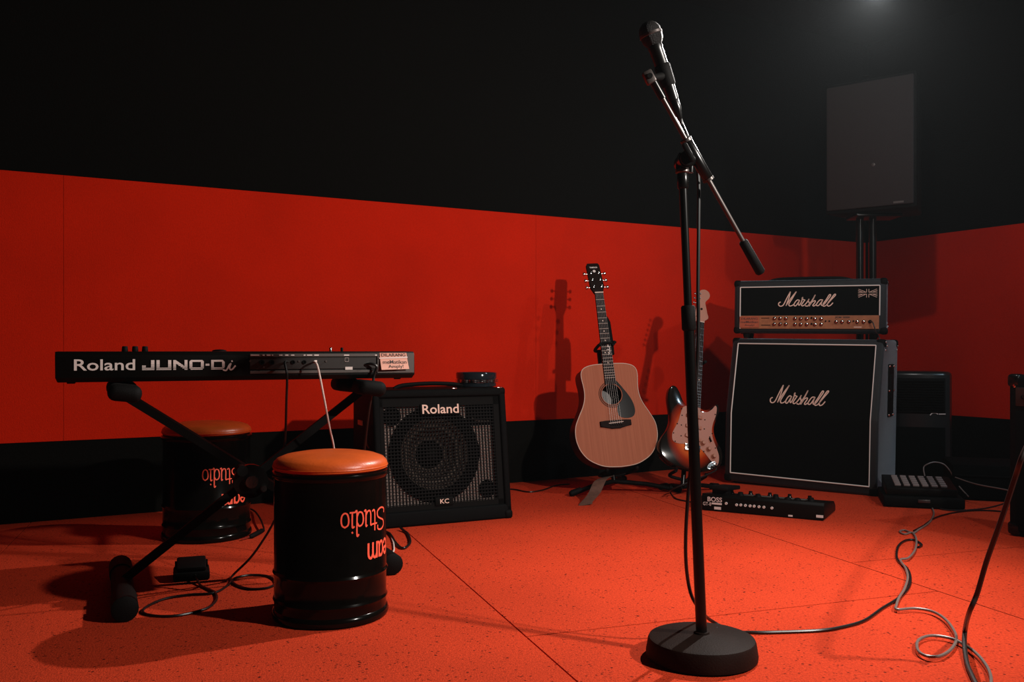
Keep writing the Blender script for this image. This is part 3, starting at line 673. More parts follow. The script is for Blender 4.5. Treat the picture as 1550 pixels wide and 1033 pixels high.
def stool(name, label, X, Y, r, words, rot=0):
    M = Matrix.Translation((X, Y, 0)); s = thing(name, label, 'stool', M, 'drum stools')
    k = r/.149
    pr = [(.140, .002), (.150, .004), (.1525, .012), (.150, .022), (.146, .026), (.146, .044), (.1475, .047), (.1495, .052), (.1475, .057), (.146, .060), (.146, .114), (.1475, .117), (.1500, .122), (.1475, .127), (.146, .130), (.146, .366), (.1500, .370), (.152, .377), (.150, .383), (.144, .386)]
    b = MB(); b.lathe([(a*k, z) for a, z in pr], 72); b.obj('drum_body', M_paint, s)
    pr = [(.130, .384), (.143, .386), (.1485, .390), (.1495, .398), (.147, .407), (.138, .416), (.118, .4235), (.085, .4290), (.045, .4315), (.001, .432)]
    b = MB(); b.lathe([(a*k, z) for a, z in pr], 72, None, True); b.obj('seat_cushion', M_seat, s)
    b = MB(); b.lathe([((.1487+.0022*math.cos(q))*k, .3960+.0022*math.sin(q)) for q in [j*math.pi/4 for j in range(9)]], 72, None, False); b.obj('piping', M_seat, s)
    ra = .146*k+.0006
    for word, th_end, h0, cap, th0, wd in words:   # upside down: letters run from the right edge to the left, baseline at the top
        tot = sum(STROKE[c][0] for c in word); u = 0; arc = (th_end-th0)*ra; scx = arc/tot
        vsA, fsA = [], []
        for c in word:
            strokes = [[((u+x)*scx, y*cap) for x, y in q] for q in STROKE[c][1]]
            def fn(a, v, w):
                th = th_end-a/ra; rr = ra+w; return V((rr*math.sin(th), -rr*math.cos(th), h0-v))
            vs, fs = ribbon(strokes, wd, fn, 7, .0006); n0 = len(vsA); vsA += vs; fsA += [tuple(i+n0 for i in q) for q in fs]; u += STROKE[c][0]
        b = MB(); b.mesh(vsA, fsA); b.obj('lettering', M_lettering, s, False)
    return s
D = math.radians
stool('drum_stool', 'nearer black drum stool with orange seat and upside-down red lettering before the keyboard amplifier', -.481, 2.393, .149,
      [('Studio', D(80), .290, .056, D(20), .0040), ('eam', D(88), .204, .058, D(49), .0064)])
stool('drum_stool', 'farther black drum stool with red seat, half hidden behind the keyboard stand', -1.150, 3.40, .160,
      [('Studio', D(66), .268, .060, D(12), .0038), ('eam', D(77), .174, .056, D(36), .0068)])

# ------------------------------------------------------------------ foot pedal
a = fp(290, 880); MP = frame(a.x, a.y, 0, .35)
pd = thing('sustain_pedal', 'small black foot pedal on the carpet between the stand foot and the nearer stool', 'foot pedal', MP)
b = MB(); b.box(V((0, .045, .014)), (.105, .10, .026), None, .005); b.obj('pedal_base', M_rubber, pd)
b = MB(); b.box(V((0, .045, .042)), (.085, .092, .016), Matrix.Rotation(.18, 3, 'X'), .006); b.obj('treadle', M_rubber, pd)
b = MB(); b.cyl((-.048, .07, .034), (.048, .07, .034), .014, 12); b.obj('hinge', M_matte, pd)

# ------------------------------------------------------------------ microphone stand
bx = V((.431, 2.05, 0)); ms = thing('microphone_stand', 'black round-based microphone stand with boom arm and counterweight standing in the foreground', 'microphone stand', Matrix.Translation(bx))
b = MB(); b.lathe([(.118, .002), (.1245, .004), (.1255, .012), (.121, .040), (.1185, .0455), (.112, .048), (.03, .054), (.018, .056), (.017, .060)], 72); b.obj('base', mat('cast_iron_base', (.016, .0085, .0065), .6, spec=.06, noise=.35, nscale=14, bump=.2, bscale=250), ms)
top = V((-.043, 0, 1.09)); ax = (top-V((0, 0, .055))).normalized()
def onp(h): return V((0, 0, .055))+ax*((h-.055)/ax.z)
b = MB(); b.tube([onp(.058), onp(.775)], .0125, 20); b.obj('lower_pole', M_darksteel, ms)
cl = MB(); cl.tube([onp(.744), onp(.748), onp(.797), onp(.801)], [.0135, .0160, .0160, .0135], 24); cl = cl.obj('height_clutch', M_rubber, ms)
b = MB(); b.tube([onp(.78), onp(1.07)], .0092, 16); b.obj('upper_pole', M_darksteel, ms)
b = MB(); b.tube([onp(1.066), onp(1.07), onp(1.10), onp(1.104)], [.010, .0125, .0125, .010], 16); b.obj('thread_collar', M_darksteel, ms)
b = MB(); b.tube([onp(1.100), onp(1.104), onp(1.109), onp(1.113)], [.011, .016, .016, .011], 16); b.obj('lock_ring', M_greysteel, ms)
hb = at(1038, 247, 2.05)-bx
b = MB(); b.tube([hb+V((-.014, 0, -.022)), hb+V((-.014, 0, .008)), hb+V((-.008, 0, .02))], .0085, 12); b.tube([hb+V((.010, 0, -.022)), hb+V((.012, 0, .01)), hb+V((.008, 0, .024))], .008, 12); b.obj('fork', M_darksteel, ms)
b = MB(); b.cyl(hb+V((-.002, -.032, .004)), hb+V((-.002, .03, .004)), .020, 24); b.obj('swivel_joint', M_darksteel, ms)
kn = MB(); kn.cyl(hb+V((-.004, -.052, .002)), hb+V((-.002, -.030, .004)), .017, 20); kn.box(hb+V((-.005, -.058, .012)), (.012, .012, .045), Matrix.Rotation(-.5, 3, 'Y'), .004); kn.obj('wing_knob', M_rubber, ms)
def bp(px, py, y): return at(px, py, y)-bx
d0, d1 = bp(988, 122, 2.00), bp(1152, 414, 2.12)
dirb = (d1-d0).normalized(); LB = (d1-d0).length
b = MB(); b.tube([d0, d0+dirb*(LB-.03)], .0052, 12); b.obj('boom_arm', M_greysteel, ms)
s0 = (bp(1040, 211, 2.037)-d0).dot(dirb); s1 = (bp(1074, 270, 2.06)-d0).dot(dirb)
b = MB(); b.tube([d0+dirb*s0, d0+dirb*(s0+.004), d0+dirb*(s1-.004), d0+dirb*s1], [.0095, .0125, .0125, .0095], 20); sl_ = b.obj('boom_sleeve', M_darksteel, ms)
for s in (s0, s1):
    b = MB(); b.tube([d0+dirb*(s-.003), d0+dirb*(s+.003)], .0133, 20); b.obj('sleeve_ring', M_greysteel, sl_)
cw = (bp(1122, 366, 2.1)-d0).dot(dirb)
b = MB(); b.tube([d0+dirb*cw, d0+dirb*(cw+.004), d0+dirb*(LB-.004), d0+dirb*LB], [.0085, .0108, .0115, .0085], 20); b.obj('counterweight', M_rubber, ms)
tipc = d0
b = MB(); b.tube([tipc, tipc+dirb*.045], .0085, 14); tipo = b.obj('boom_tip', M_darksteel, ms)
b = MB(); b.box(tipc-dirb*.008+V((-.004, 0, 0)), (.022, .020, .030), Matrix.Rotation(-.48, 3, 'Y'), .004); b.obj('swivel_bracket', M_greysteel, tipo)
b = MB(); b.cyl(tipc-dirb*.008+V((-.004, -.014, 0)), tipc-dirb*.008+V((-.004, .012, 0)), .006, 14); b.obj('swivel_screw', M_matte, tipo)

# ------------------------------------------------------------------ microphone and its clip
m0 = at(984.5, 50, 2.03); m1 = at(1027, 172, 2.045); md = (m1-m0).normalized()
MMm = Matrix.Translation(m0) @ md.to_track_quat('Z', 'Y').to_matrix().to_4x4()
mic = thing('microphone', 'black handheld vocal microphone with round mesh head clipped on the boom arm', 'microphone', MMm)
b = MB(); b.lathe([(.001, -.0265), (.012, -.0238), (.020, -.017), (.0248, -.007), (.0252, 0)], 32); M_mesh = mat('mic_mesh', (.006, .005, .0045), .5, 0, spec=.2, bump=1.0, bscale=520); gh = b.obj('mesh_head', M_mesh, mic)
b = MB(); b.lathe([(.0252, 0), (.0262, .001), (.0262, .006), (.0252, .007)], 32, None, False); b.obj('head_band', M_greysteel, gh)
b = MB(); b.lathe([(.0252, .007), (.0235, .018), (.0185, .027), (.0165, .029)], 32, None, False); b.obj('mesh_skirt', M_mesh, gh)
b = MB(); b.lathe([(.0162, .028), (.0172, .034), (.0158, .040), (.0150, .085), (.0120, .152), (.0112, .158), (.005, .159)], 32); b.obj('handle', mat('mic_lacquer', (.004, .0035, .003), .3, spec=.35), mic)
b = MB(); b.lathe([(.0098, .156), (.0105, .160), (.0105, .178), (.0085, .186), (.0052, .200), (.0036, .204)], 20); b.obj('plug', M_darksteel, mic)
ca = m0+md*.075; cb = m0+md*.125; jn = bx+tipc-dirb*.008
clp = thing('microphone_clip', 'black clip holding the microphone to the boom tip', 'microphone clip', Matrix.Translation(ca))
b = MB(); b.tube([V((0, 0, 0)), md*.004, (cb-ca)-md*.004, cb-ca], [.0165, .0185, .0165, .0145], 24); b.obj('sleeve', M_rubber, clp)
b = MB(); q = jn-ca; b.tube([q+V((.004, 0, 0)), q*.55+(cb-ca)*.25, (cb-ca)*.5], [.007, .008, .010], 12); b.obj('swivel_neck', M_rubber, clp)

# ------------------------------------------------------------------ acoustic guitar
MG = frame(.520, 4.30, .143, .215, -.051, .247)
gt = thing('acoustic_guitar', 'natural spruce-topped acoustic guitar with black pickguard leaning back on a floor stand', 'acoustic guitar', MG)
HWD = [(0, .0), (.004, .06), (.016, .105), (.045, .155), (.085, .187), (.13, .203), (.17, .206), (.21, .199), (.255, .177), (.295, .155), (.33, .142), (.365, .137), (.40, .1385), (.435, .143), (.462, .1425), (.482, .133), (.495, .112), (.5025, .078), (.505, .03)]
half = smooth_pts([(w_, 0, z) for z, w_ in HWD], 4)
right = [(p.x, p.z) for p in half]; out = right + [(-x, z) for x, z in reversed(right[1:])]
def ringwall(o, outl, y0, y1):
    n = len(outl); vs = [V((x, y0, z)) for x, z in outl]+[V((x, y1, z)) for x, z in outl]
    o.mesh(vs, [(i, (i+1) % n, n+(i+1) % n, n+i) for i in range(n)]); return o
SHZ, SHR = .352, .0505
b = MB(); b.mesh(*plate_hole(out, (0, SHZ), SHR, 0)); vs, fs = plate_hole(out, (0, SHZ), SHR, .004); b.mesh(vs, fs); b.obj('soundboard', M_spruce, gt, False)
b = MB(); ringwall(b, out, .0005, .105); n = len(out); b.mesh([V((x, .105, z)) for x, z in out], [tuple(range(n))]); b.obj('back_and_sides', M_side, gt, True, 60)
b = MB(); b.tube([V((x*.998, .0, z)) for x, z in out], .0022, 6, True); b.obj('binding', M_bind, gt)
b = MB()
for r0, r1 in ((.054, .0575), (.0600, .0612), (.0635, .0660)):
    k = 56; vs = [V((r*math.cos(2*math.pi*i/k), -.0006, SHZ+r*math.sin(2*math.pi*i/k))) for r in (r0, r1) for i in range(k)]
    b.mesh(vs, [(i, (i+1) % k, k+(i+1) % k, k+i) for i in range(k)])
b.obj('rosette', M_rosewood, gt, False)
pg = smooth_pts([(.010, 0, .408), (.030, 0, .418), (.052, 0, .39), (.085, 0, .342), (.104, 0, .298), (.106, 0, .258), (.090, 0, .236), (.055, 0, .232), (.026, 0, .243), (.017, 0, .270), (.024, 0, .296), (.046, 0, .320), (.0545, 0, .352), (.046, 0, .384), (.026, 0, .402)], 5, True)
b = MB(); b.prism([(p.x, p.z) for p in pg], -.0016, -.0002); b.obj('pickguard', M_pick, gt, False)
b = MB(); bo = [(-.078, .196), (-.078, .222), (-.05, .224), (.05, .224), (.078, .222), (.078, .196), (.045, .192), (.022, .184), (-.022, .184), (-.045, .192)]
b.prism(bo, -.010, 0, .002); br = b.obj('bridge', M_rosewood, gt)
b = MB(); b.box(V((.0, -.0115, .212)), (.074, .004, .003), Matrix.Rotation(-.06, 3, 'Y')); b.obj('saddle', M_bind, br)
for i in range(6):
    b = MB(); b.lathe([(.003, 0), (.003, .002), (.0015, .0035)], 8, Matrix.Translation((-.027+.0108*i, -.010, .200)) @ Matrix.Rotation(math.pi/2, 4, 'X')); b.obj('bridge_pin', M_matte, br)
NUT = .868
b = MB(); b.mesh(*[[V((-.028, -.006, .402)), V((.028, -.006, .402)), V((.0215, -.006, NUT)), V((-.0215, -.006, NUT)), V((-.028, -.0005, .402)), V((.028, -.0005, .402)), V((.0215, 0, NUT)), V((-.0215, 0, NUT))], [(0, 1, 2, 3), (4, 7, 6, 5), (0, 4, 5, 1), (2, 6, 7, 3), (1, 5, 6, 2), (0, 3, 7, 4)]]); fb_ = b.obj('fretboard', M_rosewood, gt, False)
def necksec(w, z, d): return [V((-w, 0, z)), V((-w*.85, d*.6, z)), V((-w*.4, d, z)), V((w*.4, d, z)), V((w*.85, d*.6, z)), V((w, 0, z))]
def loft(secs):
    m = len(secs[0]); vs = [v for s in secs for v in s]; fs = [tuple(range(m)), tuple(range((len(secs)-1)*m, len(secs)*m))]
    for i in range(len(secs)-1):
        for k in range(m): fs.append((i*m+k, i*m+(k+1) % m, (i+1)*m+(k+1) % m, (i+1)*m+k))
    return vs, fs
b = MB(); b.mesh(*loft([necksec(.027, .45, .055), necksec(.027, .50, .05), necksec(.0265, .525, .026), necksec(.0215, NUT, .021)])); b.obj('neck', M_side, gt)
sc = .634
for k in range(1, 21):
    z = NUT-sc*(1-2**(-k/12)); wv = .0215+(.028-.0215)*(NUT-z)/(NUT-.402)
    b = MB(); b.box(V((0, -.0066, z)), (2*wv, .0016, .0016)); b.obj('fret', M_bind, fb_, False)
for k in (3, 5, 7, 9, 12, 15):
    z0_ = NUT-sc*(1-2**(-(k-.5)/12))
    for dx in ((-.008, .008) if k == 12 else (0,)):
        b = MB(); b.lathe([(.0032, 0), (.0032, .0004), (.0005, .0005)], 10, Matrix.Translation((dx, -.0061, z0_)) @ Matrix.Rotation(math.pi/2, 4, 'X')); b.obj('position_dot', M_bind, fb_, False)
b = MB(); b.mesh(*ribbon([[(.004, .575), (.018, .575)], [(.018, .575), (.018, .592), (.008, .592)], [(.010, .55), (.018, .56), (.018, .575)], [(.006, .600), (.018, .606)], [(.012, .588), (.012, .612)]], .0028, lambda u, v, w: V((u-.002, -.0064-w, v)), 0)); b.obj('fretboard_sticker', M_white, fb_, False)
b = MB(); b.box(V((0, -.0045, NUT+.002)), (.044, .009, .005)); b.obj('nut', M_bind, gt, False)
HA = Matrix.Translation((0, 0, NUT)) @ Matrix.Rotation(-.24, 4, 'X')
ho = [(-.0215, .0), (-.032, .028), (-.036, .035), (-.0345, .165), (-.028, .176), (.028, .176), (.0345, .165), (.036, .035), (.032, .028), (.0215, .0)]
b = MB(); b.prism([(x, z*1.0) for x, z in ho], -.002, .014, .002); bmesh.ops.transform(b.bm, matrix=HA, verts=b.bm.verts); hs = b.obj('headstock', M_rosewood, gt)
lettering('YAMAHA', lambda u, v: HA @ V((-.021+.042*u, -.0027, .146+.009*v)), 'logo', M_silver, hs, .02)
b = MB(); b.lathe([(.0075, 0), (.0075, .0006), (.004, .0007), (.0035, .0001), (.0005, .0001)], 16, HA @ Matrix.Translation((0, -.0024, .128)) @ Matrix.Rotation(math.pi/2, 4, 'X')); b.obj('emblem', M_silver, hs)
for s in (-1, 1):
    for k in range(3):
        z = .038+.040*k
        b = MB(); b.lathe([(.0055, 0), (.0055, .002), (.003, .003), (.003, .012), (.0015, .013)], 12, HA @ Matrix.Translation((s*.020, -.002, z)) @ Matrix.Rotation(math.pi/2, 4, 'X'))
        T_ = HA @ Matrix.Translation((s*.038, .008, z)) @ Matrix.Rotation(s*math.pi/2, 4, 'Y')
        b.lathe([(.003, -.004), (.003, .008), (.0085, .011), (.0095, .016), (.0075, .022), (.003, .024)], 14, T_); b.obj('tuning_peg', M_steel, hs)
for i in range(6):
    f_ = (i-2.5)/2.5; b = MB(); b.tube([V((f_*.027, -.0125, .206)), V((f_*.018, -.0085, NUT))], .0006, 4); b.obj('string', M_greysteel, gt)

# ------------------------------------------------------------------ solid-body electric guitar
ME = frame(.852, 4.30, .128, .148, .200, .357)
eg = thing('electric_guitar', 'sunburst electric guitar with cream pickguard and pale headstock beside the slant cabinet', 'electric guitar', ME)
EO = [(0, 0), (.05, .002), (.10, .014), (.145, .045), (.160, .088), (.152, .13), (.128, .165), (.112, .20), (.108, .235), (.118, .275), (.130, .315), (.128, .345), (.115, .358), (.098, .342), (.075, .322), (.050, .315), (.030, .318),
      (-.030, .318), (-.045, .325), (-.062, .345), (-.078, .378), (-.098, .405), (-.120, .408), (-.135, .385), (-.138, .345), (-.128, .295), (-.118, .25), (-.118, .215), (-.132, .175), (-.155, .135), (-.165, .09), (-.150, .045), (-.105, .013), (-.05, .002)]
ep = [(p.x, p.z) for p in smooth_pts([(x, 0, z) for x, z in EO], 4, True)]
t = bmesh.new(); n = len(ep); A = [t.verts.new((x, 0, z)) for x, z in ep]; B = [t.verts.new((x, .044, z)) for x, z in ep]
t.faces.new(A); t.faces.new(B[::-1]); 
for i in range(n): t.faces.new((A[i], B[i], B[(i+1) % n], A[(i+1) % n]))
bmesh.ops.recalc_face_normals(t, faces=t.faces)
ed = [e for e in t.edges if len({round(v.co.y, 4) for v in e.verts}) == 1]
bmesh.ops.bevel(t, geom=ed, offset=.008, segments=3, profile=.5, affect='EDGES'); b = MB(); b.join(t); b.obj('body', M_burst, eg)
PG = [(-.030, .318), (-.048, .312), (-.062, .30), (-.072, .26), (-.080, .225), (-.095, .19), (-.105, .16), (-.100, .128), (-.075, .118), (-.035, .122), (.0, .120), (.03, .118), (.062, .098), (.095, .066), (.125, .045), (.137, .058), (.138, .095), (.122, .135), (.103, .175), (.095, .215), (.100, .255), (.112, .295), (.115, .335), (.106, .345), (.092, .325), (.070, .306), (.045, .300), (.030, .304), (.028, .318)]
pp = smooth_pts([(x, 0, z) for x, z in PG], 4, True)
b = MB(); b.prism([(p.x, p.z) for p in pp], -.0022, .0002); pgo = b.obj('pickguard', M_cguard, eg, False)
for z, w_, tl in ((.268, .083, 0), (.215, .083, 0), (.160, .083, .18)):
    b = MB(); b.box(V((0, -.006, z)), (w_, .009, .018), Matrix.Rotation(tl, 3, 'Y'), .004); pk = b.obj('pickup', M_cguard, eg)
    for i in range(6):
        b = MB(); b.cyl((-.026+.0104*i, -.011, z-(-.026+.0104*i)*math.sin(tl)), (-.026+.0104*i, -.0095, z-(-.026+.0104*i)*math.sin(tl)), .0024, 8); b.obj('pole_piece', M_greysteel, pk)
for x, z in ((-.066, .295), (-.083, .215), (-.099, .165), (-.088, .125), (.06, .102), (.128, .052), (.118, .13), (.098, .20), (.108, .30), (.035, .303), (.086, .18), (-.062, .262), (-.062, .212), (-.060, .158), (.056, .262), (.056, .215)):
    b = MB(); b.cyl((x, -.0036, z), (x, -.0018, z), .0032, 8); b.obj('screw', M_matte, pgo, False)
for x, z in ((.052, .142), (.083, .118), (.110, .086)):
    b = MB(); b.lathe([(.013, 0), (.0125, .004), (.010, .006), (.009, .016), (.007, .018)], 18, Matrix.Translation((x, -.002, z)) @ Matrix.Rotation(math.pi/2, 4, 'X')); b.obj('control_knob', M_maple, eg)
b = MB(); b.box(V((.088, -.008, .165)), (.004, .014, .022), Matrix.Rotation(-.5, 3, 'Y'), .0015); b.obj('selector_switch', M_matte, eg)
b = MB(); b.box(V((0, -.005, .108)), (.078, .010, .034), None, .002); bd_ = b.obj('bridge', M_steel, eg)
for i in range(6):
    b = MB(); b.box(V((-.026+.0104*i, -.012, .110)), (.009, .006, .022), None, .001); b.obj('saddle', M_greysteel, bd_)
b = MB(); b.lathe([(.026, 0), (.027, .002), (.020, .0025), (.012, -.002), (.0005, -.003)], 24, Matrix.Translation((.103, -.001, .040)) @ Matrix.Rotation(math.pi/2, 4, 'X') @ Matrix.Rotation(.8, 4, 'Z') @ Matrix.Scale(.5, 4, (0, 1, 0))); b.obj('jack_plate', M_steel, eg)
EN = .775
b = MB(); b.mesh([V((-.028, -.010, .318)), V((.028, -.010, .318)), V((.021, -.010, EN)), V((-.021, -.010, EN)), V((-.028, -.004, .318)), V((.028, -.004, .318)), V((.021, -.004, EN)), V((-.021, -.004, EN))], [(0, 1, 2, 3), (4, 7, 6, 5), (0, 4, 5, 1), (2, 6, 7, 3), (1, 5, 6, 2), (0, 3, 7, 4)]); efb = b.obj('fretboard', M_rosewood, eg, False)
b = MB(); b.mesh(*loft([[v+V((0, -.004, 0)) for v in necksec(.027, .27, .02)], [v+V((0, -.004, 0)) for v in necksec(.0265, .36, .022)], [v+V((0, -.004, 0)) for v in necksec(.021, EN, .020)]])); b.obj('neck', M_maple, eg)
for k in range(1, 22):
    z = EN-.648*(1-2**(-k/12)); wv = .021+.007*(EN-z)/(EN-.318)
    b = MB(); b.box(V((0, -.0106, z)), (2*wv, .0016, .0016)); b.obj('fret', M_greysteel, efb, False)
for k in (3, 5, 7, 9, 12, 15, 17):
    z = EN-.648*(1-2**(-(k-.5)/12))
    for dx in ((-.012, .012) if k == 12 else (0,)):
        b = MB(); b.lathe([(.0035, 0), (.0035, .0005), (.0005, .0006)], 10, Matrix.Translation((dx, -.0101, z)) @ Matrix.Rotation(math.pi/2, 4, 'X')); b.obj('position_dot', M_bind, efb, False)
EH = [(-.021, 0), (.021, 0), (.024, .012), (.040, .026), (.044, .036), (.036, .060), (.030, .085), (.024, .108), (.024, .122), (.034, .134), (.044, .150), (.044, .170), (.030, .186), (.008, .188), (-.008, .178), (-.016, .160), (-.026, .060), (-.030, .030), (-.024, .010)]
eh = smooth_pts([(x, 0, z) for x, z in EH], 4, True)
b = MB(); b.prism([(p.x, p.z+EN) for p in eh], -.004, .010, .001); ehs = b.obj('headstock', M_maple, eg)
for i in range(6):
    z = EN+.030+.0255*i; x = -.018+.010*i/5*1.0
    b = MB(); b.lathe([(.0048, 0), (.0048, .003), (.003, .004), (.003, .010)], 10, Matrix.Translation((x, -.004, z)) @ Matrix.Rotation(math.pi/2, 4, 'X'))
    b.lathe([(.002, 0), (.002, .012), (.0065, .015), (.0065, .021), (.002, .024)], 10, Matrix.Translation((x-.008, .004, z)) @ Matrix.Rotation(-math.pi/2, 4, 'Y')); b.obj('tuning_peg', M_steel, ehs)
b = MB(); b.lathe([(.006, 0), (.006, .003), (.002, .004)], 10, Matrix.Translation((.004, -.004, EN+.075)) @ Matrix.Rotation(math.pi/2, 4, 'X')); b.obj('string_tree', M_rosewood, ehs)
b = MB(); b.box(V((0, -.008, EN+.001)), (.043, .008, .004)); b.obj('nut', M_bind, eg, False)
for i in range(6):
    f_ = (i-2.5)/2.5; b = MB(); b.tube([V((f_*.026, -.0145, .115)), V((f_*.0175, -.0125, EN))], .0005, 4); b.obj('string', M_greysteel, eg)

# ------------------------------------------------------------------ guitar stands
def gstand(M, label, foots, yoke_z, hubz, by, zlow):
    s = thing('guitar_stand', label, 'guitar stand', None, 'guitar stands'); hub = M @ V((0, by, hubz)); s.location = (hub.x, hub.y, 0); o = V((hub.x, hub.y, 0))
    yk = M @ V((0, by-.02, yoke_z))
    b = MB(); b.tube([hub-o, yk-o], .0115, 12); b.obj('upright', M_darksteel, s)
    for f_ in foots:
        b = MB(); e = V(f_)-o; b.tube([hub-o+V((0, 0, -.005)), hub*.5+V(f_)*.5-o+V((0, 0, .012)), e+V((0, 0, .012))], [.011, .011, .011], 10); lg = b.obj('leg', M_matte, s)
        b = MB(); dd = (e-(hub-o)).normalized(); b.tube([e+V((0, 0, .0155))-dd*.05, e+V((0, 0, .0155)), e+V((0, 0, .0155))+dd*.012], [.0145, .0155, .011], 12); b.obj('rubber_tip', M_rubber, lg)
    for sx in (-1, 1):
        b = MB(); p = [M @ V((0, by, zlow-.03)), M @ V((sx*.07, by, zlow-.022)), M @ V((sx*.075, by-.09, zlow-.020)), M @ V((sx*.075, -.006, zlow-.018)), M @ V((sx*.075, -.012, zlow-.006))]
        b.tube([q-o for q in smooth_pts(p, 4)], .008, 8); b.obj('cradle_arm', M_rubber, s)
    c_ = by-.02
    b = MB(); p = [M @ V((-.030, -.020, yoke_z)), M @ V((-.034, .01, yoke_z)), M @ V((-.02, c_, yoke_z)), M @ V((.02, c_, yoke_z)), M @ V((.034, .01, yoke_z)), M @ V((.036, -.020, yoke_z))]
    b.tube([q-o for q in smooth_pts(p, 5)], .008, 8); b.obj('neck_yoke', M_rubber, s)
    return s, o
sA, oA = gstand(MG, 'black tripod guitar stand under the acoustic guitar', [fp(866, 752)-V((0, 0, 0)), fp(1028, 746), fp(945, 729)], .600, -.05, .135, 0)
b = MB(); p = [MG @ V((.030, .045, .56)), MG @ V((.032, .045, .62)), MG @ V((.030, .045, .725)), MG @ V((.026, .045, .748)), MG @ V((.020, .045, .756))]; b.tube([q-oA for q in p], [.024, .025, .025, .020, .008], 14); b.obj('padded_neck_rest', M_rubber, sA)
b = MB(); b.tube([MG @ V((-.034, -.014, .605))-oA, MG @ V((.040, -.016, .607))-oA], .0065, 10); b.lathe([(.003, 0), (.011, .004), (.011, .012), (.003, .016)], 12, Matrix.Translation(MG @ V((.040, -.016, .600))-oA)); b.obj('retaining_strap', M_rubber, sA)
gstand(ME, 'black tripod guitar stand under the sunburst electric guitar', [fp(1000, 742), fp(1086, 741), fp(1052, 722)], .56, -.06, .09, 0)
# guitar strap trailing to the floor
q0, q1, q2 = at(904, 729, 4.20), at(898, 748, 4.10), fp(884, 764)
b = MB(); cen = smooth_pts([at(921, 722, 4.34), at(909, 728, 4.22), at(899, 748, 4.15), fp(886, 764, .004), fp(900, 764, .004)], 6); wdv = V((.031, .010, .004)); vs, fs = [], []
for c in cen[:-5]: vs += [c-wdv, c+wdv, c-wdv+V((0, .002, .001)), c+wdv+V((0, .002, .001))]
for i in range(len(cen[:-5])-1):
    a = 4*i; c = a+4; fs += [(a, a+1, c+1, c), (a+2, c+2, c+3, a+3), (a, c, c+2, a+2), (a+1, a+3, c+3, c+1)]
b.mesh(vs, fs); tag(b.obj('guitar_strap', M_strap), 'brown webbing strap end trailing on the carpet below the acoustic guitar', 'guitar strap')

# ------------------------------------------------------------------ loudspeaker on poles in the corner
MS = frame(1.678, 4.827, 1.423, -.660)
pa = thing('loudspeaker', 'big black loudspeaker raised high in the corner above the amplifier head', 'loudspeaker', MS)
t = bmesh.new(); o_ = [(0, 0), (.46, 0), (.40, .34), (.06, .34)]
A = [t.verts.new((x, y, 0)) for x, y in o_]; B = [t.verts.new((x, y, .69)) for x, y in o_]; t.faces.new(A); t.faces.new(B[::-1])
for i in range(4): t.faces.new((A[i], B[i], B[(i+1) % 4], A[(i+1) % 4]))
bmesh.ops.recalc_face_normals(t, faces=t.faces); bmesh.ops.bevel(t, geom=list(t.edges), offset=.010, segments=2, profile=.5, affect='EDGES'); b = MB(); b.join(t); b.obj('cabinet', M_matte, pa)
b = MB(); b.box(V((.228, -.004, .345)), (.436, .020, .655), None, .006); gr = b.obj('front_grille', M_pa, pa)
b = MB(); b.lathe([(.010, 0), (.010, .002), (.004, .003)], 16, Matrix.Translation((.25, -.014, .235)) @ Matrix.Rotation(math.pi/2, 4, 'X')); b.obj('badge', M_greysteel, gr)  # small grey disc set where the grille has a pale spot
b = MB(); b.box(V((.375, -.0145, .03)), (.05, .002, .010)); b.obj('name_plate', M_greypanel, gr)
b = MB(); b.cyl((.21, .0, .70), (.21, .0, .705), .02); b.box(V((.23, .17, .692)), (.10, .03, .012), None, .004); b.obj('top_handle', M_rubber, pa)
pc = MS @ V((.23, .17, 0)); ps = thing('loudspeaker_stand', 'black twin-pole stand carrying the corner loudspeaker behind the amplifier stack', 'loudspeaker stand', Matrix.Translation((pc.x, pc.y, 0)))
for px_ in (1301.5, 1321):
    X = (px_-775)/F*pc.y-pc.x; b = MB(); b.tube([V((X, 0, .03)), V((X, 0, 1.421))], .0195, 16); b.obj('pole', M_darksteel, ps)
b = MB(); b.box(V((-.03, 0, 1.412)), (.24, .16, .018), None, .004); b.obj('top_plate', M_darksteel, ps)
b = MB(); b.box(V((-.07, .01, .018)), (.17, .10, .030), None, .006); b.obj('base_plate', M_darksteel, ps)

# ------------------------------------------------------------------ small monitor speaker behind the cabinet
a = at(1362, 740, 4.78); MM_ = frame(2.02, 4.86, 0, -.38)
mo = thing('monitor_speaker', 'rounded black plastic monitor speaker standing between slant cabinet and right wall', 'loudspeaker', MM_)
b = MB(); t = bmesh.new(); o_ = [(0, .06), (.012, .02), (.05, 0), (.27, 0), (.308, .02), (.32, .06), (.27, .26), (.05, .26)]
A = [t.verts.new((x, y, 0)) for x, y in o_]; B = [t.verts.new((x, y, .585)) for x, y in o_]; t.faces.new(A); t.faces.new(B[::-1]); n = 8
for i in range(n): t.faces.new((A[i], B[i], B[(i+1) % n], A[(i+1) % n]))
bmesh.ops.recalc_face_normals(t, faces=t.faces); bmesh.ops.bevel(t, geom=[e for e in t.edges if abs(e.verts[0].co.z-e.verts[1].co.z) < .01 and e.verts[0].co.z > .3], offset=.022, segments=4, profile=.5, affect='EDGES'); b.join(t); b.obj('housing', mat('satin_plastic', (.012, .012, .012), .3, spec=.5), mo)
b = MB(); b.box(V((.16, .003, .455)), (.25, .012, .19), None, .004); lg = b.obj('louvre_panel', M_matte, mo)
for k in range(13):
    b = MB(); b.box(V((.16, -.004, .37+.0135*k)), (.235, .008, .0055), Matrix.Rotation(.5, 3, 'X')); b.obj('louvre', M_plastic, lg)
b = MB(); b.box(V((.16, .002, .16)), (.25, .008, .26), None, .004); b.obj('lower_grille', M_cloth, mo)
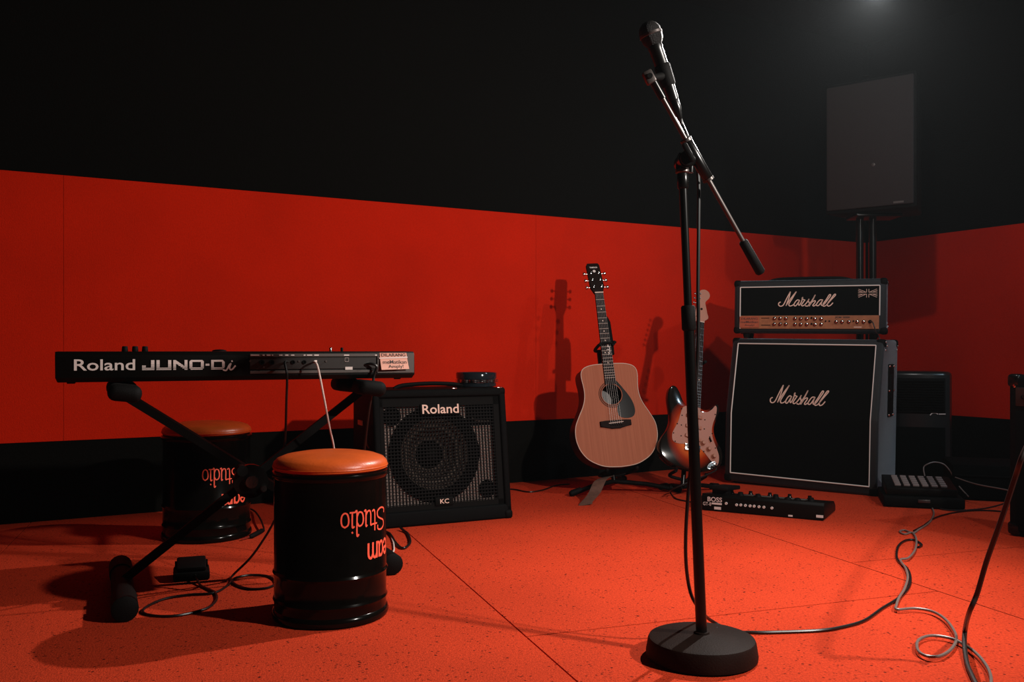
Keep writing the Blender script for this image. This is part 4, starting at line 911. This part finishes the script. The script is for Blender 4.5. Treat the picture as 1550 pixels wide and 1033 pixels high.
lx, lz = onplane(MM_, 1415, 627); b = MB(); b.mesh(*ribbon([[(-.022, -.006), (-.012, .004), (.004, .005), (.014, .0)], [(.02, .0), (.05, .001)]], .005, lambda u, v, w: V((lx+u, -.003-w, lz+v)), 5, .002)); b.obj('badge', M_silver, mo, False)

# ------------------------------------------------------------------ combo amplifier at the right edge
MR = frame(1.872, 3.408, 0, -1.063)
ca_ = thing('combo_amplifier', 'black combo amplifier with rounded corners cut by the right picture edge', 'amplifier', MR)
t = bmesh.new(); bmesh.ops.create_cube(t, size=1); bmesh.ops.scale(t, vec=(.56, .28, .60), verts=t.verts); bmesh.ops.translate(t, vec=(.28, .14, .307), verts=t.verts)
bmesh.ops.bevel(t, geom=list(t.edges), offset=.022, segments=4, profile=.5, affect='EDGES'); b = MB(); b.join(t); b.obj('cabinet_shell', M_tolex, ca_)
b = MB(); b.box(V((.28, -.002, .26)), (.49, .008, .42), None, .003); b.obj('grille_cloth', M_cloth, ca_)
b = MB(); b.box(V((.28, -.002, .525)), (.49, .010, .07), None, .003); cp_ = b.obj('control_panel', M_darkpanel, ca_)
for k in range(8):
    b = MB(); b.lathe([(.010, 0), (.008, .012), (.006, .013)], 14, Matrix.Translation((.07+.06*k, -.006, .525)) @ Matrix.Rotation(math.pi/2, 4, 'X')); b.obj('knob', M_matte, cp_)
for sx in (0, 1):
    for sz in (0, 1): corner_block(ca_, .56*sx, 0, .007+.60*sz, 1 if sx else -1, -1, 1 if sz else -1, M_darksteel, .05)
for x in (.06, .50):
    for y in (.06, .22):
        b = MB(); b.lathe([(.014, 0), (.018, .004), (.018, .010)], 12, Matrix.Translation((x, y, 0))); b.obj('foot', M_rubber, ca_)
b = MB(); b.lathe([(.006, 0), (.006, .002), (.001, .003)], 10, Matrix.Translation((.030, -.003, .565)) @ Matrix.Rotation(math.pi/2, 4, 'X')); b.obj('stud', M_steel, ca_)

# ------------------------------------------------------------------ multi-effects pedalboard
MQ = frame(.826, 3.935, 0, -.518)
gq = thing('effects_pedalboard', 'long black multi-effects pedalboard on the carpet in front of the slant cabinet', 'effects pedalboard', MQ)
PW = .515
t = bmesh.new(); pr = [(0, .004), (0, .062), (.012, .074), (.225, .050), (.255, .030), (.255, .004)]
A = [t.verts.new((0, y, z)) for y, z in pr]; B = [t.verts.new((PW, y, z)) for y, z in pr]; t.faces.new(A); t.faces.new(B[::-1]); n = len(pr)
for i in range(n): t.faces.new((A[i], A[(i+1) % n], B[(i+1) % n], B[i]))
bmesh.ops.recalc_face_normals(t, faces=t.faces); bmesh.ops.bevel(t, geom=list(t.edges), offset=.003, segments=2, profile=.5, affect='EDGES'); b = MB(); b.join(t); b.obj('housing', M_plastic, gq)
def q_(cx_, cy_): return onplane(MQ, 1040+cx_/6.2, 720+cy_/6.2, -.001)[0], .004+.060*(290+.1316*(cx_-150)-cy_)/(125+.0136*(cx_-150))
def qtext(s, ax_, ay_, bx_, by_, m, bold=.015):
    p, r = q_(ax_, ay_), q_(bx_, by_); lettering(s, flat(p[0], min(p[1], .066), r[0], min(r[1], .066), -.0010), 'logo', m, gq, bold)
qtext('BOSS', 192, 216, 328, 190, M_silver, .015); qtext('GT-8', 150, 250, 226, 228, M_silver, .005)
for a_, e_ in (((232, 245), (325, 240)), ((255, 292), (318, 276)), ((950, 388), (990, 378)), ((1212, 408), (1278, 392))):
    p, r = q_(*a_), q_(*e_); b = MB(); b.box(V(((p[0]+r[0])/2, -.001, (p[1]+r[1])/2)), (abs(r[0]-p[0]), .002, max(.003, abs(r[1]-p[1])))); b.obj('panel_print', M_silver, gq, False)
for cx_, cy_ in ((368, 243), (466, 260), (505, 263), (548, 269), (592, 275), (630, 279), (676, 286), (722, 292), (797, 303)):
    x, z = q_(cx_, cy_); z = max(.02, min(z, .060)); b = MB(); b.lathe([(.0058, 0), (.0058, .004), (.0035, .0045), (.003, .001), (.0005, .001)], 12, Matrix.Translation((x, -.0008, z)) @ Matrix.Rotation(math.pi/2, 4, 'X')); b.obj('jack_socket', M_silver, gq)
for k, (x, h) in enumerate(((.16, .018), (.235, .016), (.31, .020), (.36, .012), (.40, .012), (.455, .018))):
    b = MB(); b.lathe([(.016, 0), (.015, .006), (.012, .010), (.011, h), (.008, h+.002)], 16, Matrix.Translation((x, .045, .066))); b.obj('control_knob', M_rubber, gq)
b = MB(); b.box(V((.30, .075, .070)), (.26, .05, .004), Matrix.Rotation(-.11, 3, 'X'), .001); b.obj('button_panel', M_greypanel, gq)
for k in range(5):
    b = MB(); b.lathe([(.014, 0), (.012, .006), (.008, .012), (.008, .02)], 14, Matrix.Translation((.08+.085*k, .19, .050))); b.obj('foot_switch', M_darksteel, gq)
b = MB(); b.box(V((.075, .10, .092)), (.085, .20, .018), Matrix.Rotation(-.10, 3, 'X'), .006); b.obj('expression_pedal', M_rubber, gq)
b = MB(); b.box(V((.075, .05, .076)), (.07, .05, .03), None, .004); b.obj('pedal_bracket', M_matte, gq)
for x in (.03, PW-.03):
    for y in (.03, .22):
        b = MB(); b.cyl((x, y, 0), (x, y, .006), .010, 10); b.obj('foot', M_rubber, gq)

# ------------------------------------------------------------------ small mixer on a flat case, low black box by the wall
MX = frame(1.672, 4.02, 0, -.30)
fc = thing('flat_case', 'low flat black equipment case on the carpet under the button mixer', 'equipment case', MX)
b = MB(); b.box(V((.15, .14, .027)), (.33, .30, .046), None, .008); b.obj('case_body', M_matte, fc)
b = MB(); b.box(V((.15, -.012, .034)), (.05, .006, .014), None, .002); b.obj('latch', M_greysteel, fc)
for x in (.01, .29):
    for y in (.02, .26):
        b = MB(); b.cyl((x, y, 0), (x, y, .006), .012, 10); b.obj('foot', M_rubber, fc)
MX2 = MX @ Matrix.Translation((.0, .02, .050))
mx = thing('button_mixer', 'small black mixer with rows of pale buttons lying beside the slant cabinet', 'mixer', MX2)
t = bmesh.new(); pr = [(0, 0), (0, .035), (.24, .062), (.24, 0)]; A = [t.verts.new((0, y, z)) for y, z in pr]; B = [t.verts.new((.29, y, z)) for y, z in pr]; t.faces.new(A); t.faces.new(B[::-1])
for i in range(4): t.faces.new((A[i], A[(i+1) % 4], B[(i+1) % 4], B[i]))
bmesh.ops.recalc_face_normals(t, faces=t.faces); bmesh.ops.bevel(t, geom=list(t.edges), offset=.004, segments=2, profile=.5, affect='EDGES'); b = MB(); b.join(t); b.obj('housing', M_plastic, mx)
ta = math.atan2(.027, .24)
for i in range(6):
    for j in range(5):
        b = MB(); b.box(V((.05+.038*i, .045+.037*j, .0375+(.045+.037*j)*.1125)), (.026, .022, .010), Matrix.Rotation(ta, 3, 'X'), .002); b.obj('button', M_led, mx)
MZ = frame(*fp(1445, 757).xy, 0, -.33)
bc = thing('low_black_box', 'long low black box against the right wall beside the combo amplifier', 'equipment case', MZ)
b = MB(); b.box(V((.15, .17, .085)), (.32, .34, .16), None, .008); b.obj('case_body', M_cloth, bc)  # plain low black box covering the dark area of carpet
b = MB(); b.box(V((.15, -.001, .115)), (.30, .006, .008), None, .001); b.obj('front_strip', M_matte, bc)
for x in (.02, .28):
    for y in (.03, .31):
        b = MB(); b.cyl((x, y, 0), (x, y, .008), .012, 10); b.obj('foot', M_rubber, bc)

# ------------------------------------------------------------------ cables
def fl_(pts, r): return [fp(x, y, r) for x, y in pts]
r = .0040
cable('microphone_cable', [m0+md*.200, at(1033, 190, 2.05), at(1041, 208, 2.04), at(1052, 235, 2.09), at(1057.5, 275, 2.085), at(1057.5, 340, 2.08), at(1056.5, 440, 2.075), at(1057, 480, 2.075), at(1056, 530, 2.075), at(1052, 600, 2.085), at(1048, 680, 2.085), at(1042, 745, 2.085), at(1038, 810, 2.09), at(1039, 860, 2.10), at(1046, 900, 2.12), at(1060, 924, 2.17), at(1078, 941, 2.235), fp(1110, 956, r)]
      + fl_([(1145, 958), (1180, 957.5), (1240, 955), (1274, 950), (1308, 940), (1336, 921), (1360, 906), (1375, 890), (1378, 875), (1373, 861), (1361, 851), (1357, 841), (1360, 827), (1370, 819), (1384, 818), (1395, 825), (1390, 829)], r), .0042, M_cable, 'black microphone cable hanging down the microphone stand and snaking right across the carpet')
g = .0032
cable('instrument_cable', fl_([(1407, 762), (1413.5, 777), (1407, 791), (1391, 802), (1382, 807), (1369, 803), (1362, 805), (1369, 809), (1381, 807)], g*1.2) + fl_([(1387, 817), (1385, 833), (1375, 845), (1363, 848), (1371, 861), (1374, 875), (1369, 892), (1361, 905), (1357, 916), (1358, 923)], g*3) + fl_([(1384, 921.5), (1411, 926), (1431, 938), (1445, 957), (1447, 971), (1438, 985), (1421, 994), (1401, 993), (1389, 984), (1390, 970), (1407, 963), (1431, 965), (1452, 972), (1476, 988), (1493, 1008), (1500, 1026), (1499, 1045)], .010), .0036, M_gcable, 'thin grey cable looping over the carpet at the lower right corner')
cable('instrument_cable', [MR @ V((.10, -.004, .525)), MR @ V((.10, -.06, .53)), V((1.72, 2.95, .575)), V((1.40, 2.38, .60)), V((1.13, 1.92, .565)), at(1550, 685, 1.84), at(1537, 722, 1.86), at(1524, 762, 1.88), at(1510, 803, 1.90), at(1493, 851, 1.93), at(1479, 899, 1.95), at(1467, 928, 1.97), fp(1461, 953, .03), fp(1460, 978, .012), fp(1464, 1005, .006), fp(1472, 1025, .006), fp(1482, 1045, .006)], .0055, M_rcable, 'thick dark cable dropping from the right edge to the carpet')
cable('patch_cable', fl_([(1409, 765), (1425, 771), (1445, 773), (1470, 772), (1495, 769), (1518, 763), (1530, 757)], .004), .0030, M_rcable, 'reddish cable running from the flat case to the combo amplifier')
cable('patch_cable', fl_([(1383, 804), (1398, 796), (1414, 785), (1436, 778), (1462, 774), (1490, 773), (1521, 775)], .004), .0032, M_cable, 'black cable on the carpet running under the combo amplifier, its left end drawn along a shadow')  # first stretch at the left is a carpet shadow modelled as cable
mxb = MX2 @ V((.19, .24, .05))
cable('mixer_cable', [mxb, at(1398, 709, 4.25), at(1404, 703, 4.25), at(1415, 700, 4.25), at(1428, 703, 4.24), at(1437, 712, 4.23), at(1444, 724, 4.22), at(1453, 738, 4.20), at(1466, 752, 4.12)], .0030, M_gcable, 'grey cable arching in a loop above the button mixer')
cable('mixer_cable', [at(1446, 723, 4.16), at(1466, 730, 4.08), at(1485, 735, 4.0), at(1523, 742, 3.9), at(1540, 748, 3.85)], .0028, M_gcable, 'straight grey cable stretched from the mixer loop towards the combo amplifier')
jx = onplane(MH, 1100+1245/5.74, 410+443/5.74, -.012); j0 = MH @ V((jx[0], -.014, jx[1]))
cable('jack_lead', [j0, j0+V((.002, -.03, -.006)), at(1326, 503, j0.y-.035), at(1331, 512, j0.y-.02), at(1338, 545, j0.y-.05)], .0030, M_rcable, 'short lead plugged into the amplifier head front')
# keyboard leads
x, z = kp(434.5, 548); k0 = MB_ @ V((x, -.004, z)); x, z = kp(478, 547); k1 = MB_ @ V((x, -.004, z))
yk = k0.y
cable('pedal_cable', [k0, k0+V((.001, -.035, -.002)), at(434.5, 570, yk-.045), at(433.5, 610, yk-.02), at(432, 660, yk+.06), at(428, 720, yk+.10), at(421, 772, 2.70), at(414, 791, 2.72), at(401, 814, 2.73), at(379, 845, 2.74)] + [fp(x, y, .004) for x, y in ((352, 872), (351, 880), (360, 887), (379, 892), (406, 890), (418, 882), (406, 873), (379, 871), (355, 876), (344, 887), (323, 898), (285, 901), (249, 907), (222, 919), (217, 928), (238, 933), (271, 932), (311, 922), (327, 909), (326, 898), (317, 893), (303, 886))] + [MP @ V((.01, -.004, .018))], .0036, M_cable, 'black pedal cable dropping from the keyboard and coiling to the foot pedal')
cable('audio_cable', [k1, k1+V((.002, -.035, -.002)), at(481, 556, k1.y-.05), at(491, 606, k1.y-.045), at(499, 648, k1.y-.02), at(505.5, 679, k1.y+.03), at(512, 730, 2.76), at(530, 800, 2.80), fp(560, 838, .004), fp(592, 838, .004), fp(596, 826, .004), fp(592, 812, .004)], .0030, M_wcable, 'white audio cable hanging from the keyboard back behind the nearer stool')
x, z = kp(569, 552); k2 = MB_ @ V((x, -.004, z))
cable('power_cable', [MB_ @ V((kp(553, 552)[0], -.005, kp(553, 552)[1])), MB_ @ V((kp(560, 551)[0], -.018, kp(560, 551)[1])), MB_ @ V((kp(567, 555)[0], -.022, kp(567, 555)[1])), at(566, 570, k2.y-.02), at(564, 588, k2.y-.02), at(556, 640, k2.y+.0), at(548, 720, 2.85), at(545, 780, 2.9), fp(546, 842, .004)], .0042, M_cable, 'black power cable hanging from the right end of the keyboard back')
cable('speaker_cable', fl_([(560, 810), (586, 806), (599, 822), (608, 830), (616, 828), (621, 820), (617, 808), (611, 804)], .005) + [fp(606, 799, .012)], .0046, M_cable, 'black cable loop on the carpet in front of the keyboard amplifier')
# loose jack lead beside the farther stool
jl = thing('jack_lead', 'loose black jack lead lying on the carpet beside the farther stool', 'cable', Matrix.Translation(fp(390, 807)))
o_ = fp(390, 807)
b = MB(); b.tube([q-o_ for q in smooth_pts([fp(372, 768, .004), fp(385, 774, .01), fp(394, 786, .02), fp(399, 799, .016), fp(399.5, 803, .010)], 6)], .0036, 8); b.obj('lead', M_cable, jl)
b = MB(); b.tube([fp(399, 803, .010)-o_, fp(396, 804, .010)-o_, fp(381, 812, .009)-o_, fp(378, 813, .008)-o_], [.006, .0095, .0095, .006], 12); b.obj('plug_sleeve', M_rubber, jl)
b = MB(); b.tube([fp(378, 813, .008)-o_, fp(366, 817, .006)-o_], .003, 8); b.obj('plug_tip', M_steel, jl)
cable('guitar_lead', [ME @ V((.103, -.002, .035)), ME @ V((.10, -.05, .0)), at(1020, 740, 4.2)] + fl_([(1015, 746), (1023, 755), (1039, 759), (1052, 761)], .004), .0034, M_cable, 'black guitar lead curling from the electric guitar to the pedalboard')
cable('floor_cable', fl_([(752, 742), (776, 741), (800, 745), (822, 742), (842, 735), (862, 733)], .004), .0036, M_cable, 'black cable lying along the foot of the left wall')

# ------------------------------------------------------------------ thin scattering volume, added for the glow below the lamp
hb_ = MB(); R = Matrix((DL, NL, V((0, 0, 1)))).transposed(); c = C0+DL*LW/2+NL*RW/2
hb_.box(V((c.x, c.y, HT/2+.0)), (LW-.02, RW-.02, HT-.02), R); hz = tag(hb_.obj('added_haze', bpy.data.materials.new('thin_added_haze'), None, False), 'thin scattering volume added to the room air for the glow below the lamp above the amplifiers', 'added_haze'); hz['kind'] = 'stuff'
hm = hz.data.materials[0]; hm.use_nodes = True; nt = hm.node_tree; nt.nodes.clear()
vo = nt.nodes.new('ShaderNodeVolumeScatter'); vo.inputs['Density'].default_value = .0012; vo.inputs['Anisotropy'].default_value = .45; vo.inputs['Color'].default_value = (.85, .95, 1, 1)  # even scatter added to stand in for lens veiling around the lamp
oo = nt.nodes.new('ShaderNodeOutputMaterial'); nt.links.new(vo.outputs[0], oo.inputs['Volume'])
